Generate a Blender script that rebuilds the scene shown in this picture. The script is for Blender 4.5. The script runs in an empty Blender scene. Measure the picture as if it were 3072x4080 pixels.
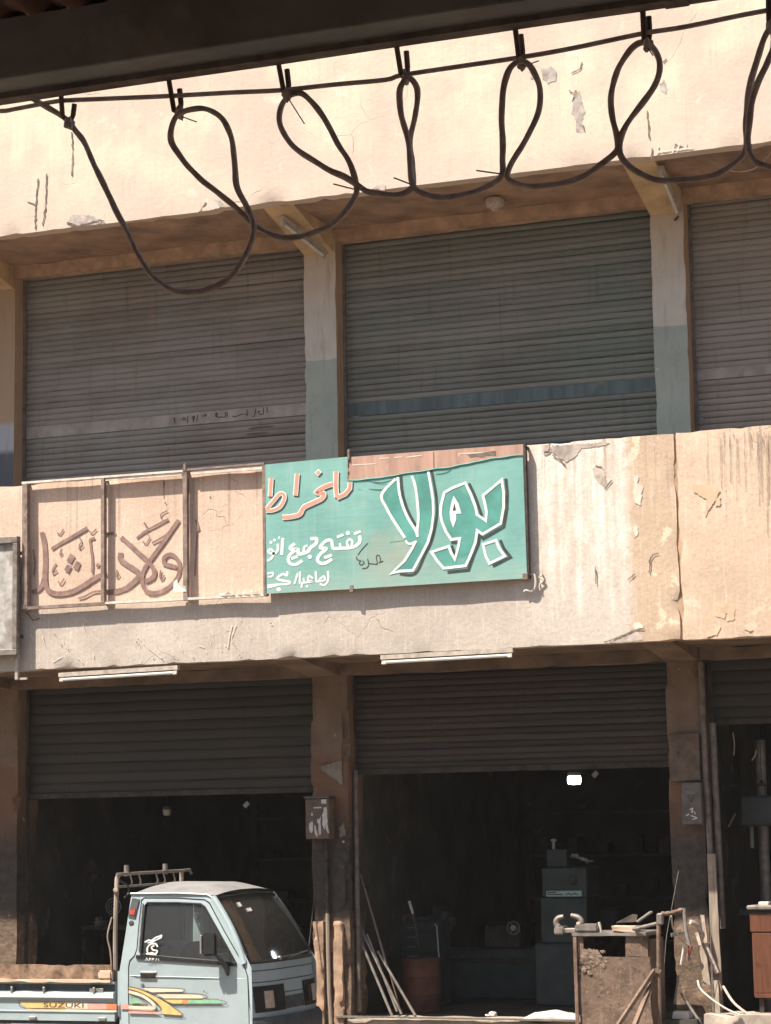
import bpy, bmesh, math, random
from mathutils import Vector, Matrix, noise
random.seed(7)
SC = bpy.context.scene
COL = SC.collection
PI = math.pi
rad = math.radians

# ------------------------------------------------------------------ camera
IMW, IMH, FOC = 3072.0, 4080.0, 9000.0
yaw, pitch, roll = rad(20.58), rad(8.22), rad(-0.93)
CAM = Vector((0, -20.1, 2.15))
fwd = Vector((-math.sin(yaw) * math.cos(pitch), math.cos(yaw) * math.cos(pitch), math.sin(pitch)))
right0 = Vector((math.cos(yaw), math.sin(yaw), 0))
up0 = right0.cross(fwd)
RT = math.cos(roll) * right0 + math.sin(roll) * up0
UP = -math.sin(roll) * right0 + math.cos(roll) * up0
cd = bpy.data.cameras.new("camera")
cam = bpy.data.objects.new("camera", cd)
COL.objects.link(cam)
cam.matrix_world = Matrix(((RT.x, UP.x, -fwd.x, CAM.x), (RT.y, UP.y, -fwd.y, CAM.y), (RT.z, UP.z, -fwd.z, CAM.z), (0, 0, 0, 1)))
cd.sensor_fit = 'VERTICAL'
cd.sensor_height = 24
cd.sensor_width = 24 * IMW / IMH
cd.lens = FOC / IMH * 24
cd.clip_start = 0.05
cd.clip_end = 2000
SC.camera = cam

# ------------------------------------------------------------------ light
SUN = Vector((0.85, 1.0, -2.09)).normalized()          # the way the sunlight travels
wd = bpy.data.worlds.new("World")
SC.world = wd
wd.use_nodes = True
wn = wd.node_tree
sky = wn.nodes.new("ShaderNodeTexSky")
sky.sky_type = 'NISHITA'
sky.sun_disc = False
sky.sun_elevation = math.asin(-SUN.z)
sky.sun_rotation = math.atan2(-SUN.x, -SUN.y)
sky.dust_density = 3.0
wn.links.new(sky.outputs[0], wn.nodes["Background"].inputs[0])
wn.nodes["Background"].inputs[1].default_value = 0.08
sd = bpy.data.lights.new("sun", 'SUN')
sd.energy = 5.0
sd.angle = rad(0.53)
sd.color = (1.0, 0.93, 0.82)
so = bpy.data.objects.new("sun", sd)
COL.objects.link(so)
so.rotation_euler = SUN.to_track_quat('-Z', 'Y').to_euler()
so.location = (-10, -30, 30)
SC.view_settings.view_transform = 'Standard'
SC.view_settings.look = 'None'
SC.view_settings.gamma = 1.0
SC.view_settings.use_curve_mapping = False
SC.view_settings.exposure = 0.92
SC.render.engine = 'CYCLES'
SC.cycles.max_bounces = 6
SC.cycles.diffuse_bounces = 4
SC.cycles.glossy_bounces = 2
SC.cycles.volume_bounces = 0
SC.cycles.use_adaptive_sampling = True
SC.cycles.adaptive_threshold = .02


# ------------------------------------------------------------------ helpers
def px(x, y, Y):
    """the point of the plane Y that the photograph shows at pixel x, y (photograph pixels)"""
    d = fwd * FOC + RT * (x - IMW / 2) - UP * (y - IMH / 2)
    return CAM + d * ((Y - CAM.y) / d.y)


class G:
    """small wrapper for building a material's nodes"""
    def __init__(s, name):
        s.m = bpy.data.materials.new(name)
        s.m.use_nodes = True
        s.t = s.m.node_tree
        s.b = s.t.nodes["Principled BSDF"]
        s._pos = None

    def n(s, typ, **kw):
        return s.t.nodes.new("ShaderNode" + typ)

    def set(s, sock, v):
        if isinstance(v, bpy.types.NodeSocket):
            s.t.links.new(v, sock)
        elif isinstance(v, (tuple, list)) and len(v) == 3 and sock.type == 'RGBA':
            sock.default_value = (*v, 1)
        else:
            sock.default_value = v

    def pos(s):
        if s._pos is None:
            s._pos = s.n("NewGeometry").outputs["Position"]
        return s._pos

    def obj(s):
        return s.n("TexCoord").outputs["Object"]

    def scale(s, v, sc, loc=(0, 0, 0)):
        m = s.n("Mapping")
        s.set(m.inputs[0], v)
        m.inputs["Scale"].default_value = sc
        m.inputs["Location"].default_value = loc
        return m.outputs[0]

    def noise(s, v, sc=5, det=6, rough=.55, dist=0):
        n = s.n("TexNoise")
        s.set(n.inputs["Vector"], v)
        n.inputs["Scale"].default_value = sc
        n.inputs["Detail"].default_value = det
        n.inputs["Roughness"].default_value = rough
        n.inputs["Distortion"].default_value = dist
        return n.outputs[0]

    def ramp(s, f, lo, hi):
        r = s.n("MapRange")
        r.clamp = True
        s.set(r.inputs[0], f)
        r.inputs[1].default_value = lo
        r.inputs[2].default_value = hi
        return r.outputs[0]

    def math(s, op, a, b=0.0):
        m = s.n("Math")
        m.operation = op
        s.set(m.inputs[0], a)
        s.set(m.inputs[1], b)
        return m.outputs[0]

    def mix(s, f, a, b, mode='MIX'):
        m = s.n("Mix")
        m.data_type = 'RGBA'
        m.blend_type = mode
        s.set(m.inputs[0], f)
        s.set(m.inputs[6], a)
        s.set(m.inputs[7], b)
        return m.outputs[2]

    def xyz(s, v):
        q = s.n("SeparateXYZ")
        s.set(q.inputs[0], v)
        return q.outputs

    def bump(s, h, strength=.3, dist=.01):
        b = s.n("Bump")
        b.inputs["Strength"].default_value = strength
        b.inputs["Distance"].default_value = dist
        s.set(b.inputs["Height"], h)
        s.t.links.new(b.outputs[0], s.b.inputs["Normal"])

    def done(s, col, rough=.85, metal=0.0, spec=.3):
        s.set(s.b.inputs["Base Color"], col)
        s.set(s.b.inputs["Roughness"], rough)
        s.set(s.b.inputs["Metallic"], metal)
        s.b.inputs["Specular IOR Level"].default_value = spec
        return s.m


def plain(name, c, rough=.7, metal=0.0, var=.25, sc=9, bump=.15, spec=.3, dirt=None, dirt_lo=.55, streak=False):
    g = G(name)
    p = g.pos()
    q = g.scale(p, (7, 7, .8)) if streak else p
    f = g.noise(q, 1.6 if streak else sc, 7, .6)
    c2 = tuple(max(0, x * (1 - var * 1.6)) for x in c)
    c1 = tuple(min(1, x * (1 + var * .6)) for x in c)
    col = g.mix(g.ramp(f, .32, .68), c2, c1)
    if dirt:
        f2 = g.noise(p, 3.1, 9, .68, .4)
        col = g.mix(g.ramp(f2, dirt_lo, dirt_lo + .12), col, dirt)
    if bump:
        g.bump(g.noise(p, sc * 7, 4, .6), bump, .006)
    return g.done(col, rough, metal, spec)


class MB:
    """collects shapes; build() links them as one mesh object"""
    def __init__(s):
        s.bm = bmesh.new()

    def box(s, x0, x1, y0, y1, z0, z1, bev=0.0, seg=1):
        r = bmesh.ops.create_cube(s.bm, size=1)
        vs = r['verts']
        for v in vs:
            v.co = Vector(((x0 + x1) / 2 + v.co.x * (x1 - x0), (y0 + y1) / 2 + v.co.y * (y1 - y0), (z0 + z1) / 2 + v.co.z * (z1 - z0)))
        if bev > 0:
            es = list({e for v in vs for e in v.link_edges})
            bmesh.ops.bevel(s.bm, geom=es, offset=bev, segments=seg, affect='EDGES')
        return s

    def bar(s, a, b, w, h=None, up=Vector((0, 0, 1))):
        """square bar from a to b"""
        h = h or w
        a, b = Vector(a), Vector(b)
        d = (b - a).normalized()
        u = up if abs(d.dot(up)) < .95 else Vector((0, 1, 0))
        r = d.cross(u).normalized()
        u = r.cross(d)
        vs = []
        for p in (a, b):
            for i, j in ((-1, -1), (1, -1), (1, 1), (-1, 1)):
                vs.append(s.bm.verts.new(p + r * (i * w / 2) + u * (j * h / 2)))
        f = s.bm.faces.new
        f(vs[3::-1]); f(vs[4:])
        for i in range(4):
            k = (i + 1) % 4
            f((vs[i], vs[k], vs[k + 4], vs[i + 4]))
        return s

    def tube(s, pts, r, n=8, cap=True, closed=False):
        pts = [Vector(p) for p in pts]
        m = len(pts)
        rr = r if isinstance(r, (list, tuple)) else [r] * m
        rings = []
        t0 = (pts[1] - pts[0]).normalized()
        a = Vector((0, 0, 1)) if abs(t0.z) < .9 else Vector((0, 1, 0))
        u = t0.cross(a).normalized()
        for i in range(m):
            if closed:
                t = (pts[(i + 1) % m] - pts[i - 1]).normalized()
            else:
                t = (pts[min(i + 1, m - 1)] - pts[max(i - 1, 0)]).normalized()
            u = (u - t * u.dot(t)).normalized()
            v = t.cross(u)
            rings.append([s.bm.verts.new(pts[i] + (u * math.cos(k * 2 * PI / n) + v * math.sin(k * 2 * PI / n)) * rr[i]) for k in range(n)])
        for i in range(m if closed else m - 1):
            A, B = rings[i], rings[(i + 1) % m]
            for k in range(n):
                s.bm.faces.new((A[k], A[(k + 1) % n], B[(k + 1) % n], B[k]))
        if cap and not closed:
            s.bm.faces.new(rings[0][::-1])
            s.bm.faces.new(rings[-1])
        return s

    def prism(s, pts, y0, y1):
        """outline in X, Z pushed from y0 to y1"""
        A = [s.bm.verts.new((p[0], y0, p[1])) for p in pts]
        B = [s.bm.verts.new((p[0], y1, p[1])) for p in pts]
        s.bm.faces.new(A)
        s.bm.faces.new(B[::-1])
        m = len(pts)
        for i in range(m):
            k = (i + 1) % m
            s.bm.faces.new((A[k], A[i], B[i], B[k]))
        return s

    def poly(s, pts):
        s.bm.faces.new([s.bm.verts.new(p) for p in pts])
        return s

    def grid(s, fn, nu, nv, closed=False):
        V = [[s.bm.verts.new(fn(i / nu, j / nv)) for j in range(nv + 1)] for i in range(nu + 1)]
        for i in range(nu):
            for j in range(nv):
                s.bm.faces.new((V[i][j], V[i + 1][j], V[i + 1][j + 1], V[i][j + 1]))
        return s

    def ring(s, outer, inner):
        A = [s.bm.verts.new(p) for p in outer]
        B = [s.bm.verts.new(p) for p in inner]
        m = len(A)
        for i in range(m):
            k = (i + 1) % m
            s.bm.faces.new((A[i], A[k], B[k], B[i]))
        return s

    def lathe(s, prof, c, axis='Z', n=20):
        """prof: (radius, height) pairs"""
        c = Vector(c)
        ax = {'Z': (Vector((1, 0, 0)), Vector((0, 1, 0)), Vector((0, 0, 1))), 'Y': (Vector((1, 0, 0)), Vector((0, 0, 1)), Vector((0, -1, 0))), 'X': (Vector((0, 1, 0)), Vector((0, 0, 1)), Vector((1, 0, 0)))}[axis]
        R = [[s.bm.verts.new(c + ax[0] * (r * math.cos(k * 2 * PI / n)) + ax[1] * (r * math.sin(k * 2 * PI / n)) + ax[2] * h) for k in range(n)] for r, h in prof]
        for A, B in zip(R, R[1:]):
            for k in range(n):
                s.bm.faces.new((A[k], A[(k + 1) % n], B[(k + 1) % n], B[k]))
        s.bm.faces.new(R[0][::-1])
        s.bm.faces.new(R[-1])
        return s

    def rough(s, x0, x1, y0, y1, z0, z1, res=.1, amp=.004, chip=.0, fr=3.0, seed=0.0, chipfr=5.0):
        """a box with an uneven surface and chipped edges"""
        nx, ny, nz = max(1, round((x1 - x0) / res)), max(1, round((y1 - y0) / res)), max(1, round((z1 - z0) / res))
        vd = {}
        cx, cy, cz = (x0 + x1) / 2, (y0 + y1) / 2, (z0 + z1) / 2

        def V(i, j, k):
            key = (i, j, k)
            if key not in vd:
                p = Vector((x0 + (x1 - x0) * i / nx, y0 + (y1 - y0) * j / ny, z0 + (z1 - z0) * k / nz))
                ex = (i in (0, nx)), (j in (0, ny)), (k in (0, nz))
                q = p * fr + Vector((seed, seed * 1.7, seed * .3))
                d = noise.noise_vector(q) * amp
                if chip and sum(ex) >= 2:
                    c = noise.noise(p * chipfr + Vector((seed * 2, 3.3, seed))) + .5 * noise.noise(p * chipfr * 3)
                    c = max(0, c - .05) * chip * 2
                    if ex[0]: d.x += c * (1 if p.x < cx else -1)
                    if ex[1]: d.y += c * (1 if p.y < cy else -1)
                    if ex[2]: d.z += c * (1 if p.z < cz else -1)
                vd[key] = s.bm.verts.new(p + d)
            return vd[key]
        for i in range(nx):
            for k in range(nz):
                s.bm.faces.new((V(i, 0, k), V(i + 1, 0, k), V(i + 1, 0, k + 1), V(i, 0, k + 1)))
                s.bm.faces.new((V(i, ny, k + 1), V(i + 1, ny, k + 1), V(i + 1, ny, k), V(i, ny, k)))
        for j in range(ny):
            for k in range(nz):
                s.bm.faces.new((V(0, j, k + 1), V(0, j + 1, k + 1), V(0, j + 1, k), V(0, j, k)))
                s.bm.faces.new((V(nx, j, k), V(nx, j + 1, k), V(nx, j + 1, k + 1), V(nx, j, k + 1)))
        for i in range(nx):
            for j in range(ny):
                s.bm.faces.new((V(i, j + 1, 0), V(i + 1, j + 1, 0), V(i + 1, j, 0), V(i, j, 0)))
                s.bm.faces.new((V(i, j, nz), V(i + 1, j, nz), V(i + 1, j + 1, nz), V(i, j + 1, nz)))
        return s

    def ball(s, c, r, sc=(1, 1, 1), sub=2, lump=0.0):
        res = bmesh.ops.create_icosphere(s.bm, subdivisions=sub, radius=1)
        for v in res['verts']:
            k = 1 + lump * noise.noise(v.co * 2 + Vector(c) * 9)
            v.co = Vector(c) + Vector((v.co.x * sc[0], v.co.y * sc[1], v.co.z * sc[2])) * (r * k)
        return s

    def mesh(s, name, mat, smooth=35):
        bmesh.ops.recalc_face_normals(s.bm, faces=s.bm.faces)
        me = bpy.data.meshes.new(name)
        s.bm.to_mesh(me)
        s.bm.free()
        me.materials.append(mat)
        if smooth:
            me.shade_smooth()
            me.set_sharp_from_angle(angle=rad(smooth))
        return me

    def build(s, name, mat, parent=None, smooth=35, label=None):
        return put(name, s.mesh(name, mat, smooth), parent, label)


def put(name, me, parent=None, label=None):
    o = bpy.data.objects.new(name, me)
    COL.objects.link(o)
    if parent:
        o.parent = parent
        o.matrix_parent_inverse = Matrix.Translation(-wloc(parent))
    if label:
        o['label'] = label
    return o


def thing(name, label, cat, loc=(0, 0, 0), group=None):
    o = bpy.data.objects.new(name, None)
    COL.objects.link(o)
    o.location = loc
    o.empty_display_size = .1
    BASE[o.name] = Vector(loc)
    return tag(o, label, cat, group)


BASE = {}


def wloc(o):
    return BASE.get(o.name, Vector((0, 0, 0)))


def tag(o, label, cat, group=None):
    o['label'] = label
    o['category'] = cat
    if group:
        o['group'] = group
    return o


def struct(o):
    o['kind'] = 'structure'
    return o


def crom(pts, n=6, closed=False):
    """smooth curve through the points"""
    P = [Vector(p) for p in pts]
    m = len(P)
    out = []
    for i in range(m if closed else m - 1):
        a = P[i - 1] if (i > 0 or closed) else P[0]
        b, c = P[i], P[(i + 1) % m]
        d = P[(i + 2) % m] if (i + 2 < m or closed) else P[-1]
        for k in range(n):
            t = k / n
            out.append(.5 * ((2 * b) + (c - a) * t + (2 * a - 5 * b + 4 * c - d) * t * t + (3 * b - a - 3 * c + d) * t ** 3))
    if not closed:
        out.append(P[-1])
    return out


class Paint:
    """flat lettering traced in picture pixels of one crop, laid on a plane Y"""
    def __init__(s, ox, oy, sc, Y):
        s.ox, s.oy, s.sc, s.Y = ox, oy, sc, Y
        s.mb = MB()
        s.k = 0

    def P(s, p, dy=0):
        return px(s.ox + p[0] * s.sc, s.oy + p[1] * s.sc, s.Y - dy)

    def stroke(s, pts, w, smooth=True, closed=False, taper=False, off=(0, 0), wob=0.0):
        q = [Vector((a + off[0], b + off[1])) for a, b in pts]
        if smooth and len(q) > 2:
            q = [Vector((v.x, v.y)) for v in crom([(a.x, a.y, 0) for a in q], 5, closed)]
        m = len(q)
        s.k += 1
        lay = (s.k % 7) * .00012
        L, R = [], []
        for i in range(m):
            if closed:
                d0 = (q[i] - q[i - 1])
                d1 = (q[(i + 1) % m] - q[i])
            else:
                d0 = q[i] - q[i - 1] if i else q[1] - q[0]
                d1 = q[i + 1] - q[i] if i < m - 1 else d0
            d0 = d0.normalized() if d0.length > 1e-6 else d1.normalized()
            d1 = d1.normalized() if d1.length > 1e-6 else d0
            t = d0 + d1
            t = t.normalized() if t.length > .05 else d1
            nrm = Vector((-t.y, t.x))
            c = max(.45, nrm.dot(Vector((-d1.y, d1.x))))
            ww = w
            if taper:
                f = i / (m - 1)
                ww = w * min(1, .25 + 3 * min(f, 1 - f))
            if wob:
                ww *= 1 + wob * noise.noise(Vector((q[i].x * .05, q[i].y * .05, s.k)))
            h = nrm * (ww / 2 / c)
            L.append(s.mb.bm.verts.new(s.P(q[i] + h, lay)))
            R.append(s.mb.bm.verts.new(s.P(q[i] - h, lay)))
        for i in range(m if closed else m - 1):
            k = (i + 1) % m
            s.mb.bm.faces.new((L[i], L[k], R[k], R[i]))
        return s

    def fill(s, pts, off=(0, 0)):
        s.k += 1
        s.mb.poly([s.P((a + off[0], b + off[1]), (s.k % 7) * .00012) for a, b in pts])
        return s

    def blob(s, c, r, n=9, jag=.25, sx=1.0):
        s.k += 1
        pts = []
        for i in range(n):
            a = i * 2 * PI / n
            rr = r * (1 + jag * random.uniform(-1, 1))
            pts.append((c[0] + math.cos(a) * rr * sx, c[1] + math.sin(a) * rr))
        return s.fill(pts)

    def build(s, name, mat, parent, label=None, stuff=False):
        o = s.mb.build(name, mat, parent, 0, label)
        if stuff:
            o['kind'] = 'stuff'
        return o


# ------------------------------------------------------------------ materials
def wall_upper():
    g = G("plaster_cream")
    p = g.pos()
    a = g.noise(p, .9, 8, .6)
    b = g.noise(g.scale(p, (5, 5, .5)), 1.4, 6, .6)
    col = g.mix(g.ramp(a, .42, .58), (.565, .455, .375), (.64, .575, .44))
    z_ = g.xyz(p)[2]
    lowpink = g.ramp(g.math('ADD', z_, g.math('MULTIPLY', g.math('SUBTRACT', a, .5), 2.6)), 9.1, 8.4)
    col = g.mix(g.math('MULTIPLY', lowpink, .6), col, (.57, .445, .375))
    col = g.mix(g.math('MULTIPLY', g.ramp(b, .50, .80), .55), col, (.53, .42, .355))
    c = g.noise(p, 2.6, 10, .7, .6)
    col = g.mix(g.math('MULTIPLY', g.ramp(c, .60, .66), .5), col, (.72, .66, .56))
    d = g.noise(p, 14, 6, .7)
    col = g.mix(g.math('MULTIPLY', g.ramp(d, .62, .74), .35), col, (.45, .37, .32))
    wv = g.n('VectorMath')
    wv.operation = 'ADD'
    g.set(wv.inputs[0], p)
    nz = g.n('TexNoise')
    nz.inputs['Scale'].default_value = 3.0
    g.set(nz.inputs['Vector'], p)
    ns = g.n('VectorMath')
    ns.operation = 'SCALE'
    g.set(ns.inputs[0], nz.outputs['Color'])
    ns.inputs['Scale'].default_value = .35
    g.set(wv.inputs[1], ns.outputs[0])
    vo = g.n('TexVoronoi')
    vo.feature = 'DISTANCE_TO_EDGE'
    vo.inputs['Scale'].default_value = 1.7
    g.set(vo.inputs['Vector'], wv.outputs[0])
    hc = g.math('MULTIPLY', g.ramp(vo.outputs['Distance'], .007, .002), g.ramp(g.noise(p, 1.1, 3, .5), .57, .64))
    col = g.mix(g.math('MULTIPLY', hc, .45), col, (.26, .195, .155))
    vb = g.noise(g.scale(p, (26, 26, 1.6)), 1.5, 5, .65)
    col = g.mix(g.math('MULTIPLY', g.ramp(vb, .52, .70), .35), col, (.48, .37, .31))
    g.bump(g.math('SUBTRACT', g.math('ADD', g.noise(p, 22, 6, .65), g.math('MULTIPLY', a, 2.0)), hc), .38, .010)
    return g.done(col, .9)


def wall_mid():
    g = G("plaster_mixed_paint")
    p = g.pos()
    x, y, z = g.xyz(p)
    n1 = g.noise(p, 1.3, 8, .6)
    n2 = g.noise(p, 7, 8, .65)
    st = g.noise(g.scale(p, (9, 9, .45)), 1.5, 7, .6)
    peach = g.mix(g.ramp(n1, .35, .68), (.56, .40, .305), (.665, .495, .385))
    grey = g.mix(g.ramp(n1, .32, .66), (.41, .35, .30), (.535, .465, .40))
    zz = g.math('ADD', z, g.math('MULTIPLY', g.math('SUBTRACT', n2, .5), .10))
    col = g.mix(g.ramp(zz, 4.30, 4.42), grey, peach)
    # whitewashed stretch beside the sign
    xx = g.math('ADD', x, g.math('MULTIPLY', g.math('SUBTRACT', n2, .5), .22))
    stm = g.math('ADD', g.math('MULTIPLY', st, .45), g.math('MULTIPLY', g.noise(g.scale(p, (3, 3, 1.2)), 2.2, 9, .66), .55))
    white = g.mix(g.ramp(stm, .40, .60), (.57, .475, .40), (.80, .735, .65))
    wz = g.math('ADD', zz, g.math('MULTIPLY', g.math('SUBTRACT', st, .5), .9))
    white = g.mix(g.ramp(wz, 4.0, 4.45), (.545, .475, .41), white)
    col = g.mix(g.ramp(xx, -5.98, -5.70), col, white)
    tan = g.mix(g.ramp(n1, .34, .66), (.475, .35, .245), (.575, .43, .31))
    tan = g.mix(g.ramp(g.noise(p, 2.2, 9, .6, .5), .60, .625), tan, (.72, .57, .42))
    col = g.mix(g.ramp(xx, -4.90, -4.81), col, tan)
    # far right: pinker and run with streaks from the top
    pink = g.mix(g.ramp(n1, .35, .65), (.56, .42, .31), (.68, .50, .38))
    col = g.mix(g.math('MULTIPLY', g.ramp(x, -4.45, -4.40), .6), col, pink)
    run = g.math('MULTIPLY', g.ramp(g.noise(g.scale(p, (15, 15, .35)), 1.2, 5, .6), .56, .66), g.ramp(wz, 4.75, 5.35))
    col = g.mix(g.math('MULTIPLY', run, .7), col, (.36, .26, .20))
    col = g.mix(g.math('MULTIPLY', g.ramp(g.noise(p, 11, 8, .7), .62, .70), .4), col, (.80, .72, .62))
    col = g.mix(g.math('MULTIPLY', g.ramp(g.noise(p, 5.5, 9, .72), .62, .74), .45), col, (.34, .27, .23))
    wv = g.n('VectorMath')
    wv.operation = 'ADD'
    g.set(wv.inputs[0], p)
    nz = g.n('TexNoise')
    nz.inputs['Scale'].default_value = 3.0
    g.set(nz.inputs['Vector'], p)
    ns = g.n('VectorMath')
    ns.operation = 'SCALE'
    g.set(ns.inputs[0], nz.outputs['Color'])
    ns.inputs['Scale'].default_value = .35
    g.set(wv.inputs[1], ns.outputs[0])
    vo = g.n('TexVoronoi')
    vo.feature = 'DISTANCE_TO_EDGE'
    vo.inputs['Scale'].default_value = 1.7
    g.set(vo.inputs['Vector'], wv.outputs[0])
    hc = g.math('MULTIPLY', g.ramp(vo.outputs['Distance'], .007, .002), g.ramp(g.noise(p, 1.1, 3, .5), .57, .64))
    col = g.mix(g.math('MULTIPLY', hc, .45), col, (.26, .195, .155))
    fm = g.noise(p, 38, 5, .7)
    col = g.mix(g.math('MULTIPLY', g.ramp(fm, .56, .36), .28), col, (.30, .23, .185))
    vb = g.noise(g.scale(p, (30, 30, 2.0)), 1.5, 5, .65)
    col = g.mix(g.math('MULTIPLY', g.ramp(vb, .54, .72), .30), col, (.78, .69, .60))
    g.bump(g.math('SUBTRACT', g.math('ADD', g.noise(p, 26, 6, .65), g.math('MULTIPLY', n2, 1.5)), hc), .38, .010)
    return g.done(col, .9)


def pillar_up():
    g = G("pillar_two_tone_paint")
    p = g.pos()
    x, y, z = g.xyz(p)
    n = g.noise(p, 3, 8, .6)
    n2 = g.noise(p, 16, 6, .6)
    zz = g.math('ADD', z, g.math('MULTIPLY', g.math('SUBTRACT', n, .5), .06))
    top = g.mix(g.ramp(n, .3, .7), (.46, .42, .365), (.60, .56, .50))
    top = g.mix(g.math('MULTIPLY', g.ramp(z, 7.1, 7.9), .7), top, (.52, .39, .28))
    low = g.mix(g.ramp(n, .3, .7), (.285, .325, .285), (.37, .41, .36))
    low = g.mix(g.ramp(g.noise(p, 9, 8, .65), .63, .68), low, (.48, .46, .42))
    col = g.mix(g.ramp(zz, 6.80, 6.806), low, top)
    lf = g.mix(g.ramp(zz, 6.12, 6.18), (.10, .11, .13), (.36, .38, .42))
    lf = g.mix(g.ramp(zz, 6.42, 6.48), lf, (.38, .26, .165))
    col = g.mix(g.ramp(x, -11.4, -11.5), col, lf)
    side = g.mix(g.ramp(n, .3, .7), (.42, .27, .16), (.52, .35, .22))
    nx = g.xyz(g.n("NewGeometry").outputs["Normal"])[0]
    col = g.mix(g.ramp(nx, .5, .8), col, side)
    col = g.mix(g.math('MULTIPLY', g.ramp(g.noise(p, 24, 4, .6), .68, .72), .8), col, (.14, .10, .08))
    col = g.mix(g.math('MULTIPLY', g.ramp(g.noise(g.scale(p, (9, 9, 1.2)), 1.6, 8, .68), .52, .70), .5), col, (.24, .19, .15))
    g.bump(n2, .5, .01)
    return g.done(col, .85)


def pillar_low():
    g = G("pillar_grimy_plaster")
    p = g.pos()
    x, y, z = g.xyz(p)
    n = g.noise(p, 3.3, 8, .62)
    n2 = g.noise(p, 15, 7, .65)
    zz = g.math('ADD', z, g.math('MULTIPLY', g.math('SUBTRACT', n, .5), .35))
    tan = g.mix(g.ramp(n, .32, .68), (.17, .115, .078), (.26, .175, .12))
    soot = g.mix(g.ramp(n2, .3, .7), (.035, .030, .027), (.085, .072, .062))
    base = g.mix(g.ramp(n2, .35, .65), (.10, .068, .050), (.21, .145, .10))
    base = g.mix(g.ramp(g.noise(p, 4.5, 8, .65), .56, .62), base, (.30, .205, .145))
    c = g.mix(g.ramp(zz, 2.85, 3.0), g.mix(.6, tan, (.19, .085, .045)), tan)
    c = g.mix(g.ramp(zz, 2.05, 2.5), soot, c)
    c = g.mix(g.ramp(zz, 1.36, 1.48), base, c)
    c = g.mix(g.ramp(g.noise(p, 6, 9, .7), .64, .68), c, (.40, .31, .23))
    g.bump(g.math('ADD', n2, g.noise(p, 40, 4, .6)), .6, .012)
    return g.done(c, .9)


def shutter_mat(name, a, b, tint, tint_lo=.52, rough=.62, streak=(.33, .30, .27), st_amt=.5):
    g = G(name)
    p = g.pos()
    n = g.noise(g.scale(p, (.7, .7, 1.3)), 1.5, 8, .6)
    col = g.mix(g.ramp(n, .34, .66), a, b)
    col = g.mix(g.math('MULTIPLY', g.ramp(g.noise(g.scale(p, (.8, .8, 1.1), (4, 2, 7)), 1.1, 6, .6), tint_lo, tint_lo + .16), .8), col, tint)
    s = g.noise(g.scale(p, (1.6, 1.6, 26)), 1.4, 5, .62)
    col = g.mix(g.math('MULTIPLY', g.ramp(s, .58, .74), st_amt), col, streak)
    d = g.noise(g.scale(p, (22, 22, 1.2)), 1.0, 5, .6)
    col = g.mix(g.math('MULTIPLY', g.ramp(d, .57, .75), .5), col, tuple(v * .45 for v in a))
    rr = g.noise(g.scale(p, (9, 9, .5), (3, 0, 5)), 1.0, 6, .65)
    col = g.mix(g.math('MULTIPLY', g.ramp(rr, .60, .72), .4), col, tuple(min(1, v * f) for v, f in zip(b, (1.15, .85, .65))))
    col = g.mix(g.math('MULTIPLY', g.ramp(g.noise(p, 30, 5, .7), .64, .74), .5), col, (.10, .06, .04))
    rnd = g.n('ObjectInfo').outputs['Random']
    col = g.mix(g.math('MULTIPLY', g.ramp(rnd, .55, 1.0), .30), col, streak)
    col = g.mix(g.math('MULTIPLY', g.ramp(rnd, .45, 0.0), .22), col, tuple(v * .55 for v in a))
    g.bump(g.noise(p, 60, 4, .6), .15, .003)
    return g.done(col, rough, 0.0, .35)


def glass_mat(name, tint=(.55, .6, .58)):
    m = bpy.data.materials.new(name)
    m.use_nodes = True
    t = m.node_tree
    t.nodes.clear()
    o = t.nodes.new("ShaderNodeOutputMaterial")
    mx = t.nodes.new("ShaderNodeMixShader")
    tr = t.nodes.new("ShaderNodeBsdfTransparent")
    tr.inputs[0].default_value = (*tint, 1)
    gl = t.nodes.new("ShaderNodeBsdfGlossy")
    gl.inputs["Roughness"].default_value = .06
    fr = t.nodes.new("ShaderNodeFresnel")
    fr.inputs[0].default_value = 1.5
    df = t.nodes.new("ShaderNodeBsdfDiffuse")
    df.inputs[0].default_value = (.5, .48, .44, 1)
    m2 = t.nodes.new("ShaderNodeMixShader")
    m2.inputs[0].default_value = .05
    L = t.links.new
    L(fr.outputs[0], mx.inputs[0]); L(tr.outputs[0], mx.inputs[1]); L(gl.outputs[0], mx.inputs[2])
    L(mx.outputs[0], m2.inputs[1]); L(df.outputs[0], m2.inputs[2]); L(m2.outputs[0], o.inputs[0])
    return m


def emit_mat(name, c, e):
    g = G(name)
    g.b.inputs["Emission Color"].default_value = (*c, 1)
    g.b.inputs["Emission Strength"].default_value = e
    return g.done((.8, .8, .8), .4)


def street_mat():
    g = G("dusty_asphalt")
    p = g.pos()
    c = g.mix(g.ramp(g.noise(p, .5, 8, .6), .35, .65), (.12, .098, .078), (.20, .165, .13))
    c = g.mix(g.ramp(g.noise(p, 9, 8, .7), .55, .7), c, (.065, .055, .046))
    g.bump(g.noise(p, 40, 6, .7), .5, .01)
    return g.done(c, .95)


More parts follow.
